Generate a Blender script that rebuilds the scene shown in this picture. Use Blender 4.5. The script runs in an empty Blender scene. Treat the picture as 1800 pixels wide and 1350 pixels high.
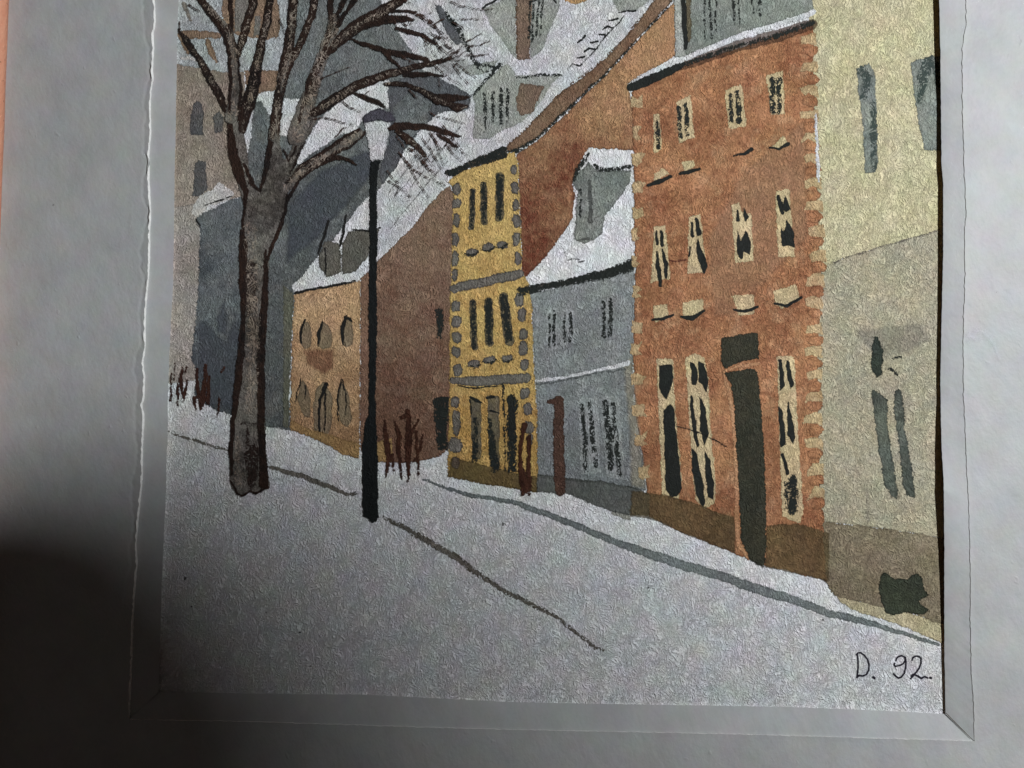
import bpy, math, random
import numpy as np
from mathutils import Matrix, Vector

random.seed(7)
rng = np.random.RandomState(11)
scene = bpy.context.scene
COL = scene.collection

# ------------------------------------------------------------------ camera
# The picture hangs in the plane y = 0 (x right, z up, the viewer at -y).  The camera pose comes from the
# vanishing directions of the mat window's straight edges; U is the picture's size per photo pixel.
F, CX, CY = 1413.0, 900.0, 675.0
DIST = 0.212
U = DIST / F


def _line(p, q):
    l = np.cross([p[0], p[1], 1.0], [q[0], q[1], 1.0])
    n = np.array([F * l[0], F * l[1], CX * l[0] + CY * l[1] + l[2]])
    return n / np.linalg.norm(n)


_nl = _line((313, 0), (279, 1214))
_nr = _line((1651, 0), (1662, 1253))
_nb = _line((640, 1221), (1662, 1253))
VD = np.cross(_nl, _nr)
VD /= np.linalg.norm(VD)
VD *= np.sign(VD[1])
HD = np.cross(VD, _nb)
HD /= np.linalg.norm(HD)
HD *= np.sign(HD[0])
ND = np.cross(HD, VD)
R = np.stack([HD, VD, ND])                       # camera axes -> picture axes (right, down, into)
CAM_P = -R @ np.array([0, 0, DIST])              # camera position in picture axes


def P(px, py, z=0.0):
    """Points of the picture plane lifted z metres towards the viewer, from photo pixels -> world arrays."""
    px = np.asarray(px, float)
    py = np.asarray(py, float)
    d = np.stack([(px - CX) / F, (py - CY) / F, np.ones_like(px)], -1) @ R.T
    t = (-z - CAM_P[2]) / d[..., 2]
    q = CAM_P + d * t[..., None]
    return np.stack([q[..., 0], q[..., 2], -q[..., 1]], -1)


def axis(i):
    a = R[:, i]
    return Vector((a[0], a[2], -a[1]))


cam_data = bpy.data.cameras.new('camera')
cam = bpy.data.objects.new('camera', cam_data)
COL.objects.link(cam)
_r, _d, _f = axis(0), axis(1), axis(2)
_m = Matrix((_r, -_d, -_f)).transposed().to_4x4()
_m.translation = Vector((CAM_P[0], CAM_P[2], -CAM_P[1]))
cam.matrix_world = _m
cam_data.sensor_width = 36.0
cam_data.lens = F / 1800 * 36.0
cam_data.clip_start = 0.005
cam_data.clip_end = 20
scene.camera = cam

# ------------------------------------------------------------------ light: one lamp up to the right, a dim room
world = bpy.data.worlds.new('World')
scene.world = world
world.use_nodes = True
world.node_tree.nodes['Background'].inputs['Color'].default_value = (1.0, 0.86, 0.78, 1)
world.node_tree.nodes['Background'].inputs['Strength'].default_value = 0.023

LAMP = Vector((0.33, -0.43, 0.145))
ld = bpy.data.lights.new('lamp', 'AREA')
ld.shape = 'ELLIPSE'
ld.size = 0.034
ld.size_y = 0.034
ld.energy = 3.2
ld.color = (0.93, 0.97, 1.0)
lamp = bpy.data.objects.new('lamp', ld)
COL.objects.link(lamp)
lamp.location = LAMP
lamp.rotation_euler = (Vector((0.0, 0, 0)) - LAMP).to_track_quat('-Z', 'Y').to_euler()

scene.view_settings.view_transform = 'Standard'
scene.view_settings.look = 'None'
scene.view_settings.exposure = 0.0
scene.view_settings.gamma = 1.0
scene.view_settings.use_curve_mapping = False
scene.render.engine = 'CYCLES'
scene.cycles.transparent_max_bounces = 64
scene.cycles.max_bounces = 4
scene.cycles.diffuse_bounces = 2


# ------------------------------------------------------------------ materials
def lin(v):
    v = v / 255.0
    return v / 12.92 if v <= 0.04045 else ((v + 0.055) / 1.055) ** 2.4


class NT:
    def __init__(self, tree):
        self.t = tree

    def n(self, kind, **kw):
        nd = self.t.nodes.new(kind)
        for k, v in kw.items():
            setattr(nd, k, v)
        return nd

    def put(self, sock, v):
        if isinstance(v, bpy.types.NodeSocket):
            self.t.links.new(v, sock)
        else:
            sock.default_value = v

    def m(self, op, a, b=0.0, c=None, clamp=False):
        nd = self.n('ShaderNodeMath', operation=op, use_clamp=clamp)
        self.put(nd.inputs[0], a)
        self.put(nd.inputs[1], b)
        if c is not None:
            self.put(nd.inputs[2], c)
        return nd.outputs[0]

    def rng(self, v, a, b, c=0.0, d=1.0, kind='SMOOTHSTEP'):
        nd = self.n('ShaderNodeMapRange', interpolation_type=kind)
        for i, x in enumerate((v, a, b, c, d)):
            self.put(nd.inputs[i], x)
        return nd.outputs[0]

    def mix(self, f, a, b, kind='MIX'):
        nd = self.n('ShaderNodeMix', data_type='RGBA', blend_type=kind)
        self.put(nd.inputs[0], f)
        self.put(nd.inputs[6], a)
        self.put(nd.inputs[7], b)
        return nd.outputs[2]

    def noise(self, vec, scale, detail=2.0, rough=0.5, kind='FBM', dist=0.0, color=False):
        nd = self.n('ShaderNodeTexNoise', noise_type=kind)
        if kind != 'FBM':
            nd.normalize = True
        self.put(nd.inputs['Vector'], vec)
        nd.inputs['Scale'].default_value = scale
        nd.inputs['Detail'].default_value = detail
        nd.inputs['Roughness'].default_value = rough
        nd.inputs['Distortion'].default_value = dist
        return nd.outputs['Color' if color else 'Fac']

    def mapping(self, vec, rot=0.0, scale=(1, 1, 1), loc=(0, 0, 0)):
        nd = self.n('ShaderNodeMapping')
        self.put(nd.inputs[0], vec)
        nd.inputs['Rotation'].default_value = (0, rot, 0)
        nd.inputs['Scale'].default_value = scale
        nd.inputs['Location'].default_value = loc
        return nd.outputs[0]

    def vec(self, op, a, b):
        nd = self.n('ShaderNodeVectorMath', operation=op)
        self.put(nd.inputs[0], a)
        if op == 'SCALE':
            self.put(nd.inputs[3], b)
        else:
            self.put(nd.inputs[1], b)
        return nd.outputs[0]


def paper_group():
    """Rough handmade paper: object coordinates (one unit per photo pixel) and the height of its fibres."""
    g = bpy.data.node_groups.new('paper_fibre', 'ShaderNodeTree')
    g.interface.new_socket('Coord', in_out='OUTPUT', socket_type='NodeSocketVector')
    g.interface.new_socket('Height', in_out='OUTPUT', socket_type='NodeSocketFloat')
    g.interface.new_socket('Grain', in_out='OUTPUT', socket_type='NodeSocketFloat')
    t = NT(g)
    co = t.n('ShaderNodeTexCoord').outputs['Object']
    p = t.vec('SCALE', co, 1.0 / U)
    rt = t.n('ShaderNodeMapping')
    t.put(rt.inputs[0], p)
    rt.inputs['Rotation'].default_value = (0.5, 0.35, 0.3)
    rt.inputs['Location'].default_value = (3.1, 17.3, 5.7)
    flat_p = p
    p = rt.outputs[0]
    w = t.noise(p, 0.035, 1.0, 0.5, color=True)
    w = t.vec('SCALE', t.vec('SUBTRACT', w, (0.5, 0.5, 0.5)), 48.0)
    q = t.vec('ADD', flat_p, w)

    def fibre(rot, sc, seed, thr):
        v = t.mapping(q, rot, (1.0, 1.0, 0.22), (seed, 0, seed * 1.7))
        n = t.noise(v, sc, 1.0, 0.45)
        d = t.m('ABSOLUTE', t.m('SUBTRACT', n, 0.5))
        return t.rng(d, 0.0, thr, 1.0, 0.0)

    a = fibre(0.9, 0.115, 31.0, 0.055)
    b = fibre(-0.55, 0.145, 67.0, 0.05)
    c = fibre(0.25, 0.20, 5.0, 0.05)
    h = t.m('MAXIMUM', a, t.m('MULTIPLY', b, 0.9))
    h = t.m('MAXIMUM', h, t.m('MULTIPLY', c, 0.8))
    patch = t.rng(t.noise(p, 0.02, 2.0, 0.5), 0.30, 0.70, 0.45, 1.0)
    h = t.m('MULTIPLY', h, patch)
    v = t.mapping(t.vec('ADD', flat_p, t.vec('SCALE', w, 1.5)), 0.62, (1.0, 1.0, 0.16), (91.0, 0, 13.0))
    big = t.m('ABSOLUTE', t.m('SUBTRACT', t.noise(v, 0.075, 0.0), 0.5))
    big = t.rng(big, 0.0, 0.03, 1.0, 0.0)
    gate = t.rng(t.noise(p, 0.045, 1.0, 0.5), 0.46, 0.58)
    h = t.m('MAXIMUM', h, t.m('MULTIPLY', t.m('MULTIPLY', big, gate), 0.95))
    f1 = t.noise(p, 0.27, 2.0, 0.7)
    f1 = t.rng(f1, 0.28, 0.72)
    h = t.m('ADD', t.m('MULTIPLY', h, 0.58), t.m('ADD', t.m('MULTIPLY', f1, 0.30), t.m('MULTIPLY', t.noise(p, 0.10, 2.0, 0.55), 0.22)))
    o = t.n('NodeGroupOutput')
    g.links.new(p, o.inputs['Coord'])
    g.links.new(h, o.inputs['Height'])
    g.links.new(f1, o.inputs['Grain'])
    return g


PAPER = paper_group()


def bsdf(t, mat, colour, height, bump, dist, rough=0.75, spec=0.15):
    b = t.n('ShaderNodeBsdfPrincipled')
    t.put(b.inputs['Base Color'], colour)
    b.inputs['Roughness'].default_value = rough
    b.inputs['Specular IOR Level'].default_value = spec
    if height is not None:
        bp = t.n('ShaderNodeBump')
        bp.inputs['Strength'].default_value = bump
        bp.inputs['Distance'].default_value = dist
        t.put(bp.inputs['Height'], height)
        t.put(b.inputs['Normal'], bp.outputs[0])
    return b


def new_mat(name):
    m = bpy.data.materials.new(name)
    m.use_nodes = True
    m.node_tree.nodes.clear()
    t = NT(m.node_tree)
    return m, t, t.n('ShaderNodeOutputMaterial')


BUMP, BDIST = 0.76, 5.0 * U


def chroma(t, p, colour, amt=0.10):
    """Faint warm and cool mottling of old paper."""
    n = t.noise(p, 0.022, 3.0, 0.6, color=True)
    n = t.vec('SUBTRACT', n, (0.5, 0.5, 0.5))
    n = t.vec('ADD', t.vec('SCALE', n, amt * 4), (1, 1, 1))
    return t.mix(1.0, colour, n, 'MULTIPLY')


def paint(name, c1, c2=None, op=1.0, edge=1.6, dry=None, dark=0.22, gran=0.30, blot=1.0, bump=BUMP, soft=None, bloom=0.0):
    """Watercolour: two pigments that run into each other, gathered in the paper's hollows and at the wash's rim."""
    m, t, out = new_mat(name)
    c2 = c2 or c1
    pg = t.n('ShaderNodeGroup')
    pg.node_tree = PAPER
    p, h, gr = pg.outputs
    sd = t.n('ShaderNodeAttribute', attribute_name='sd').outputs['Fac']
    gd = t.n('ShaderNodeAttribute', attribute_name='grad').outputs['Fac']
    big = t.noise(p, 0.012, 3.0, 0.55)
    mid = t.noise(p, 0.09, 3.0, 0.6)
    f = t.m('ADD', gd, t.m('MULTIPLY', t.m('SUBTRACT', big, 0.5), 2.6 * blot))
    f = t.m('ADD', f, t.m('MULTIPLY', t.m('SUBTRACT', mid, 0.5), 1.9 * blot), clamp=True)
    col = t.mix(f, (*c1, 1), (*c2, 1))
    bl = t.noise(p, 0.03, 3.0, 0.65)
    bl = t.m('MULTIPLY', t.rng(bl, 0.50, 0.72), bloom)
    col = t.mix(bl, col, (*[min(0.9, 0.72 * v + w_ * max(c1)) for v, w_ in zip(c1, (0.36, 0.27, 0.17))], 1))
    hollow = t.m('SUBTRACT', 1.0, h)
    k = t.m('MULTIPLY', t.m('SUBTRACT', hollow, 0.55), gran * 1.5)
    pit = t.rng(t.noise(p, 0.26, 1.0, 0.5), 0.30, 0.42, 1.0, 0.0)
    k = t.m('ADD', k, t.m('MULTIPLY', pit, gran * 0.85))
    k = t.m('ADD', k, t.m('MULTIPLY', t.rng(sd, 0.3, 4.0, 1.0, 0.0), dark))
    k = t.m('SUBTRACT', 1.0, k)
    col = t.mix(1.0, col, t.vec('SCALE', (1, 1, 1), k), 'MULTIPLY')
    col = chroma(t, p, col, 0.05)
    e = t.m('ADD', sd, t.m('MULTIPLY', t.m('SUBTRACT', mid, 0.5), edge * 2.4))
    e = t.m('ADD', e, t.m('MULTIPLY', t.m('SUBTRACT', gr, 0.5), edge * 1.5))
    al = t.rng(e, -0.7, 0.7) if soft is None else t.rng(e, -1.0, soft)
    if dry is not None:
        dn = t.m('ADD', t.m('MULTIPLY', h, 0.6), t.m('MULTIPLY', mid, 0.4))
        dn = t.m('ADD', dn, t.rng(sd, -1.0, 6.0, -0.06, 0.10, 'LINEAR'))
        al = t.m('MULTIPLY', al, t.rng(dn, dry - 0.05, dry + 0.05))
    al = t.m('MULTIPLY', al, op)
    b = bsdf(t, m, col, h, bump, BDIST)
    tr = t.n('ShaderNodeBsdfTransparent')
    mx = t.n('ShaderNodeMixShader')
    t.put(mx.inputs[0], al)
    m.node_tree.links.new(tr.outputs[0], mx.inputs[1])
    m.node_tree.links.new(b.outputs[0], mx.inputs[2])
    m.node_tree.links.new(mx.outputs[0], out.inputs[0])
    return m


def illum(x, y=500):
    """Light the lamp gives at a photo pixel (used to turn the colours seen there into pigments)."""
    w = P(np.array([x]), np.array([y]))[0]
    v = np.array(LAMP) - w
    d = np.linalg.norm(v)
    ax = np.array(LAMP) / np.linalg.norm(np.array(LAMP))
    return ILL * (-v[1] / d) * max(0.0, float(v @ ax) / d) / (d * d)


ILL = ld.energy / math.pi / math.pi


def C(r, g, b, x=900, y=450):
    i = illum(x, y)
    return tuple(min(0.88, lin(v) / i / w) for v, w in zip((r, g, b), (0.93, 0.97, 1.0)))


def wash(r, g, b, x, gain=1.47, grey=0.22):
    c = C(r, g, b, x)
    m = 0.3 * c[0] + 0.55 * c[1] + 0.15 * c[2]
    return tuple(min(0.9, (v + (m - v) * grey) * gain) for v in c)


# ------------------------------------------------------------------ drawing: brush shapes -> fine meshes with a signed distance
class Poly:
    def __init__(self, *pts):
        self.p = np.array(pts, float)

    def box(self):
        return self.p.min(0), self.p.max(0)

    def sd(self, X, Y):
        d2 = np.full(X.shape, 1e12)
        ins = np.zeros(X.shape, bool)
        a = self.p
        b = np.roll(a, -1, 0)
        for (x0, y0), (x1, y1) in zip(a, b):
            ex, ey = x1 - x0, y1 - y0
            L = ex * ex + ey * ey + 1e-9
            tt = np.clip(((X - x0) * ex + (Y - y0) * ey) / L, 0, 1)
            d2 = np.minimum(d2, (X - x0 - tt * ex) ** 2 + (Y - y0 - tt * ey) ** 2)
            if y0 != y1:
                c = (y0 > Y) != (y1 > Y)
                ins ^= c & (X < ex * (Y - y0) / ey + x0)
        return np.where(ins, 1, -1) * np.sqrt(d2)


class Brush:
    """A stroke through (x, y, width) points."""

    def __init__(self, *pts):
        self.p = np.array(pts, float)

    def box(self):
        r = self.p[:, 2].max() / 2
        return self.p[:, :2].min(0) - r, self.p[:, :2].max(0) + r

    def sd(self, X, Y):
        out = np.full(X.shape, -1e6)
        for (x0, y0, w0), (x1, y1, w1) in zip(self.p[:-1], self.p[1:]):
            ex, ey = x1 - x0, y1 - y0
            L = ex * ex + ey * ey + 1e-9
            tt = np.clip(((X - x0) * ex + (Y - y0) * ey) / L, 0, 1)
            d = np.sqrt((X - x0 - tt * ex) ** 2 + (Y - y0 - tt * ey) ** 2)
            out = np.maximum(out, (w0 + (w1 - w0) * tt) / 2 - d)
        return out


def blob(x, y, w, h, rot=0.0, n=9, rough=0.14):
    pts = []
    for i in range(n):
        a = 2 * math.pi * i / n
        s = 1 + random.uniform(-rough, rough)
        c, d = abs(math.cos(a)) ** 0.75 * math.copysign(1, math.cos(a)), abs(math.sin(a)) ** 0.75 * math.copysign(1, math.sin(a))
        ux, uy = c * w / 2 * s, d * h / 2 * s
        pts.append((x + ux * math.cos(rot) - uy * math.sin(rot), y + ux * math.sin(rot) + uy * math.cos(rot)))
    return Poly(*pts)


LAYER = 0.000014


class MeshBuild:
    count = 0

    def __init__(self):
        self.v, self.f, self.sd, self.gr, self.mi, self.mats = [], [], [], [], [], []

    def add(self, shapes, mat, level, minus=(), grad=None, g=None, wob=1.0):
        if not isinstance(shapes, (list, tuple)):
            shapes = [shapes]
        lo = np.min([s.box()[0] for s in shapes], 0) - 6
        hi = np.max([s.box()[1] for s in shapes], 0) + 6
        size = max(hi - lo)
        g = g or (4.0 if size > 260 else 3.0 if size > 120 else 2.0 if size > 40 else 1.3)
        nx, ny = int((hi[0] - lo[0]) / g) + 2, int((hi[1] - lo[1]) / g) + 2
        gx = lo[0] + np.arange(nx) * g
        gy = lo[1] + np.arange(ny) * g
        X, Y = np.meshgrid(gx, gy)
        a, b = rng.rand(2) * 6
        WX = X + wob * (0.6 * np.sin(Y * 0.13 + a) + 0.45 * np.sin(Y * 0.31 + X * 0.07 + b))
        WY = Y + wob * (0.6 * np.sin(X * 0.12 + b) + 0.45 * np.sin(X * 0.29 - Y * 0.06 + a))
        S = np.max([s.sd(WX, WY) for s in shapes], 0)
        for s in minus:
            S = np.minimum(S, -s.sd(WX, WY))
        M = 2.6
        S = np.minimum(S, 14.0)
        if grad is None:
            G = np.full(X.shape, 0.5)
        else:
            x0, y0, x1, y1 = grad
            G = ((X - x0) * (x1 - x0) + (Y - y0) * (y1 - y0)) / ((x1 - x0) ** 2 + (y1 - y0) ** 2)
            G = np.clip(G, -0.3, 1.3)
        ins = S > -M
        base = len(self.mats)
        self.mats.append(mat)
        MeshBuild.count = (MeshBuild.count + 1) % 40
        z = (level + 0.02 * MeshBuild.count) * LAYER     # no two washes share a plane
        pos, sds, grs, index = [], [], [], {}

        def vert(i):
            if i not in index:
                index[i] = len(pos)
                r, c = divmod(i, nx)
                pos.append((X[r, c], Y[r, c]))
                sds.append(S[r, c])
                grs.append(G[r, c])
            return index[i]

        def cut(i, j):
            k = (min(i, j), max(i, j), 'e')
            if k not in index:
                i, j = k[0], k[1]
                (r, c), (r2, c2) = divmod(i, nx), divmod(j, nx)
                s0, s1 = S[r, c], S[r2, c2]
                tt = (-M - s0) / (s1 - s0)
                index[k] = len(pos)
                pos.append((X[r, c] + tt * (X[r2, c2] - X[r, c]), Y[r, c] + tt * (Y[r2, c2] - Y[r, c])))
                sds.append(-M)
                grs.append(G[r, c])
            return index[k]

        cnt = ins[:-1, :-1].astype(int) + ins[1:, :-1] + ins[:-1, 1:] + ins[1:, 1:]
        off = len(self.v)
        faces = []
        for r, c in zip(*np.nonzero(cnt)):
            q = [r * nx + c, (r + 1) * nx + c, (r + 1) * nx + c + 1, r * nx + c + 1]
            if cnt[r, c] == 4:
                faces.append([vert(i) for i in q])
                continue
            poly = []
            flag = [ins[divmod(i, nx)] for i in q]
            for k in range(4):
                i, j = q[k], q[(k + 1) % 4]
                if flag[k]:
                    poly.append(vert(i))
                if flag[k] != flag[(k + 1) % 4]:
                    poly.append(cut(i, j))
            if len(poly) >= 3:
                faces.append(poly)
        pp = np.array(pos)
        W = P(pp[:, 0], pp[:, 1], z)
        self.v += [tuple(w) for w in W]
        self.f += [[off + i for i in f] for f in faces]
        self.mi += [base] * len(faces)
        self.sd += sds
        self.gr += grs
        return self

    def build(self, name, parent=None, label=None):
        me = bpy.data.meshes.new(name)
        me.from_pydata(self.v, [], self.f)
        uniq = []
        for m in self.mats:
            if m not in uniq:
                uniq.append(m)
        for m in uniq:
            me.materials.append(m)
        me.polygons.foreach_set('material_index', [uniq.index(self.mats[i]) for i in self.mi])
        for nm, dat in (('sd', self.sd), ('grad', self.gr)):
            at = me.attributes.new(nm, 'FLOAT', 'POINT')
            at.data.foreach_set('value', dat)
        me.update()
        o = bpy.data.objects.new(name, me)
        COL.objects.link(o)
        if parent:
            o.parent = parent
        if label:
            o['label'] = label
        return o


def part(name, parent, *layers, label=None):
    """layers: (shapes, material, level[, options])"""
    mb = MeshBuild()
    for ly in layers:
        mb.add(ly[0], ly[1], ly[2], **(ly[3] if len(ly) > 3 else {}))
    return mb.build(name, parent, label)


def thing(name, label, cat, group=None):
    o = bpy.data.objects.new(name, None)
    COL.objects.link(o)
    o.empty_display_size = 0.02
    o['label'] = label
    o['category'] = cat
    if group:
        o['group'] = group
    return o


def raw_mesh(name, verts, faces, mat, parent=None, smooth=False, label=None):
    me = bpy.data.meshes.new(name)
    me.from_pydata([tuple(v) for v in verts], [], faces)
    me.materials.append(mat)
    if smooth:
        me.polygons.foreach_set('use_smooth', [True] * len(me.polygons))
    me.update()
    o = bpy.data.objects.new(name, me)
    COL.objects.link(o)
    if parent:
        o.parent = parent
    if label:
        o['label'] = label
    return o


# ------------------------------------------------------------------ mat, frame
def card_mat(name, colour, bump=0.35, marks=True):
    """Grey card: smooth, faintly mottled, small scuffs and specks."""
    m, t, out = new_mat(name)
    pg = t.n('ShaderNodeGroup')
    pg.node_tree = PAPER
    p = pg.outputs[0]
    n1 = t.noise(p, 0.012, 4.0, 0.6)
    n2 = t.noise(p, 0.16, 3.0, 0.6)
    n3 = t.noise(t.mapping(p, 0.6, (1, 1, 0.35)), 0.045, 3.0, 0.6)
    k = t.m('ADD', 0.76, t.m('MULTIPLY', n1, 0.36))
    k = t.m('ADD', k, t.m('MULTIPLY', t.m('SUBTRACT', n2, 0.5), 0.10))
    k = t.m('ADD', k, t.m('MULTIPLY', t.m('SUBTRACT', n3, 0.5), 0.10))
    if marks:
        sp = t.noise(p, 0.085, 2.5, 0.65)
        k = t.m('MULTIPLY', k, t.rng(sp, 0.76, 0.80, 1.0, 0.55))
    col = t.mix(1.0, (*colour, 1), t.vec('SCALE', (1, 1, 1), k), 'MULTIPLY')
    col = chroma(t, p, col, 0.045)
    h = t.m('ADD', t.m('MULTIPLY', n3, 0.9), t.m('MULTIPLY', n2, 0.35))
    if marks:
        d = t.rng(t.noise(t.mapping(p, -0.7, (1, 1, 0.5)), 0.06, 2.0, 0.6), 0.66, 0.85)
        h = t.m('ADD', h, t.m('MULTIPLY', d, 0.7))
    b = bsdf(t, m, col, h, bump, 4.0 * U, 0.55, 0.3)
    m.node_tree.links.new(b.outputs[0], out.inputs[0])
    return m


def plain_mat(name, colour, rough=0.8, bump=0.3, scale=0.2, spec=0.2):
    m, t, out = new_mat(name)
    pg = t.n('ShaderNodeGroup')
    pg.node_tree = PAPER
    n = t.noise(pg.outputs[0], scale, 3.0, 0.6)
    col = t.mix(1.0, (*colour, 1), t.vec('SCALE', (1, 1, 1), t.m('ADD', 0.75, t.m('MULTIPLY', n, 0.5))), 'MULTIPLY')
    b = bsdf(t, m, col, n, bump, 3.0 * U, rough, spec)
    m.node_tree.links.new(b.outputs[0], out.inputs[0])
    return m


def wood_mat():
    m, t, out = new_mat('reddish_wood')
    pg = t.n('ShaderNodeGroup')
    pg.node_tree = PAPER
    v = t.mapping(pg.outputs[0], 0.0, (1.0, 1.0, 0.12))
    n = t.noise(v, 0.10, 4.0, 0.6)
    n2 = t.noise(pg.outputs[0], 0.09, 4.0, 0.7)
    col = t.mix(n, (0.62, 0.22, 0.13, 1), (0.80, 0.42, 0.27, 1))
    col = t.mix(t.rng(n2, 0.62, 0.7), col, (0.20, 0.08, 0.05, 1))
    b = bsdf(t, m, col, t.m('ADD', n, n2), 0.5, 4 * U, 0.5, 0.3)
    m.node_tree.links.new(b.outputs[0], out.inputs[0])
    return m


def interp(y, pts):
    xs = np.array(pts, float)
    return np.interp(y, xs[:, 0], xs[:, 1])


# edges traced along the photograph, (position along the side, offset)
L_IN = [(-430, 325), (0, 314), (40, 312), (104, 311), (180, 309.6), (270, 308), (300, 307), (400, 306), (510, 304), (540, 302),
        (620, 298), (700, 295), (760, 295), (800, 293), (890, 291), (940, 288), (1010, 285), (1080, 283), (1216, 279)]
L_OUT = [(-475, 278), (0, 272), (36, 274), (60, 270), (84, 271), (120, 269), (140, 270), (160, 266), (200, 265), (230, 266), (270, 263),
         (320, 263), (370, 266), (410, 264), (450, 264), (490, 262), (540, 257), (570, 256), (610, 256), (640, 252), (660, 255),
         (700, 254), (712, 250), (730, 254), (770, 252), (810, 251), (840, 251), (870, 248), (922, 243), (960, 240), (990, 242),
         (1026, 239), (1080, 235), (1150, 233), (1264, 228)]
R_IN = [(-430, 1645), (0, 1651), (90, 1653), (180, 1654), (290, 1655), (320, 1658), (435, 1658), (547, 1655.5), (671, 1653),
        (782, 1655), (849, 1659), (960, 1660), (1140, 1660), (1255, 1662)]
R_OUT = [(-475, 1690), (0, 1697), (44, 1698), (80, 1691), (180, 1691), (290, 1694.5), (345, 1696), (380, 1698), (400, 1695), (480, 1695.5),
         (600, 1692.5), (693, 1693), (782, 1697), (849, 1700), (884, 1702), (995, 1705), (1129, 1705.5), (1192, 1707.5), (1248, 1711), (1302, 1712)]
B_IN = [(279, 1216), (450, 1219), (640, 1221), (800, 1229), (900, 1234), (1100, 1238), (1300, 1241), (1400, 1243), (1550, 1249), (1662, 1255)]
B_OUT = [(228, 1264), (450, 1268), (687, 1276), (900, 1282), (1150, 1287), (1300, 1290), (1400, 1293), (1600, 1299), (1712, 1302)]
T_IN = [(325, -430), (1645, -430)]
T_OUT = [(278, -475), (1690, -475)]
R_LIFT = [(-430, 1.7), (0, 1.75), (100, 1.7), (180, 1.3), (300, 1.5), (420, 1.6), (560, 1.3), (700, 1.25), (800, 2.0), (860, 2.5), (930, 2.0),
          (1020, 1.35), (1140, 0.85), (1255, 0.7)]
MM = 0.001
Z_FACE = 2.35 * MM
CARD = card_mat('grey_card', (0.468, 0.468, 0.462))
BEVEL_SHADE = card_mat('grey_card_strip', (0.455, 0.455, 0.452), 0.2, False)
CORE = plain_mat('torn_white_core', (0.88, 0.87, 0.84), 0.9, 0.4, 0.3)
BROWN = plain_mat('brown_card_core', (0.50, 0.32, 0.15), 0.9, 0.5, 0.3)
DARKGAP = plain_mat('gap_shade', (0.12, 0.10, 0.08), 0.9)

mat_board = thing('picture_mat', 'pale grey card mat with a slanted window edge and torn white rim around the watercolour', 'picture mat')


def jag(n, amp, seed):
    r = np.random.RandomState(seed)
    a = r.randn(n)
    b = np.convolve(a, [0.25, 0.5, 0.25], 'same') * amp
    w = np.clip(np.minimum(np.arange(n), np.arange(n)[::-1]) / 6.0, 0, 1)
    return b * w


def side(tag, inner, outer, lift_in, z_out, nst, vertical, seed, jit):
    """One bevelled strip of the window: from the card's torn edge down to the painting."""
    if vertical:
        s0, s1 = inner[0][0], inner[-1][0]
        o0, o1 = outer[0][0], outer[-1][0]
        tt = np.linspace(0, 1, nst)
        yi = s0 + tt * (s1 - s0)
        yo = o0 + tt * (o1 - o0)
        I = np.stack([interp(yi, inner) + jag(nst, 0.25, seed), yi], -1)
        O = np.stack([interp(yo, outer) + jag(nst, jit, seed + 1), yo], -1)
    else:
        tt = np.linspace(0, 1, nst)
        xi = inner[0][0] + tt * (inner[-1][0] - inner[0][0])
        xo = outer[0][0] + tt * (outer[-1][0] - outer[0][0])
        I = np.stack([xi, interp(xi, inner) + jag(nst, 0.25, seed)], -1)
        O = np.stack([xo, interp(xo, outer) + jag(nst, jit, seed + 1)], -1)
    zi = lift_in(I) if callable(lift_in) else np.full(nst, lift_in)
    return I, O, zi


def loft(name, rows, mat, parent=None, flip=False, smooth=True, label=None):
    """rows: list of (n,3) world arrays"""
    n = len(rows[0])
    v = np.concatenate(rows)
    f = []
    for k in range(len(rows) - 1):
        for i in range(n - 1):
            q = [k * n + i, k * n + i + 1, (k + 1) * n + i + 1, (k + 1) * n + i]
            f.append(q[::-1] if flip else q)
    return raw_mesh(name, v, f, mat, parent, smooth, label)


def px(A, z):
    A = np.asarray(A)
    if np.ndim(z) == 0:
        return P(A[:, 0], A[:, 1], z)
    return np.stack([P(a, b, c) for (a, b), c in zip(A, z)])


sides = {
    'left': side('left', L_IN, L_OUT, lambda I: np.interp(I[:, 1], [0, 700, 800, 1216], [0.62, 0.75, 1.15, 1.1]) * MM, 0, 560, True, 1, 0.3),
    'right': side('right', R_IN, R_OUT, lambda I: interp(I[:, 1], R_LIFT) * MM, 0, 560, True, 4, 0.7),
    'bottom': side('bottom', B_IN, B_OUT, 0.62 * MM, 0, 480, False, 7, 0.4),
    'top': side('top', T_IN, T_OUT, 0.62 * MM, 0, 60, False, 9, 0.4),
}
outward = {'left': (-1, 0), 'right': (1, 0), 'bottom': (0, 1), 'top': (0, -1)}
STEP = {'left': 0.72, 'right': 0.09, 'bottom': 0.30, 'top': 0.14}
LIP = {'left': 3.4, 'right': 1.0, 'bottom': 0.8, 'top': 1.0}
edge_pts = {}


def ends(n):
    return np.clip(np.minimum(np.arange(n), np.arange(n)[::-1]) / 8.0, 0, 1)


def spread(n, d, ox, oy):
    """Offset a side outwards by d; its two ends move diagonally so that neighbouring sides meet."""
    d = np.asarray(d, float) * np.ones(n)
    e = 1 - ends(n)
    sgn = np.where(np.arange(n) < n / 2, -1.0, 1.0)
    tx, ty = (0, 1) if ox else (1, 0)
    return np.stack([ox * d + tx * sgn * e * d, oy * d + ty * sgn * e * d], -1)


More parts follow.
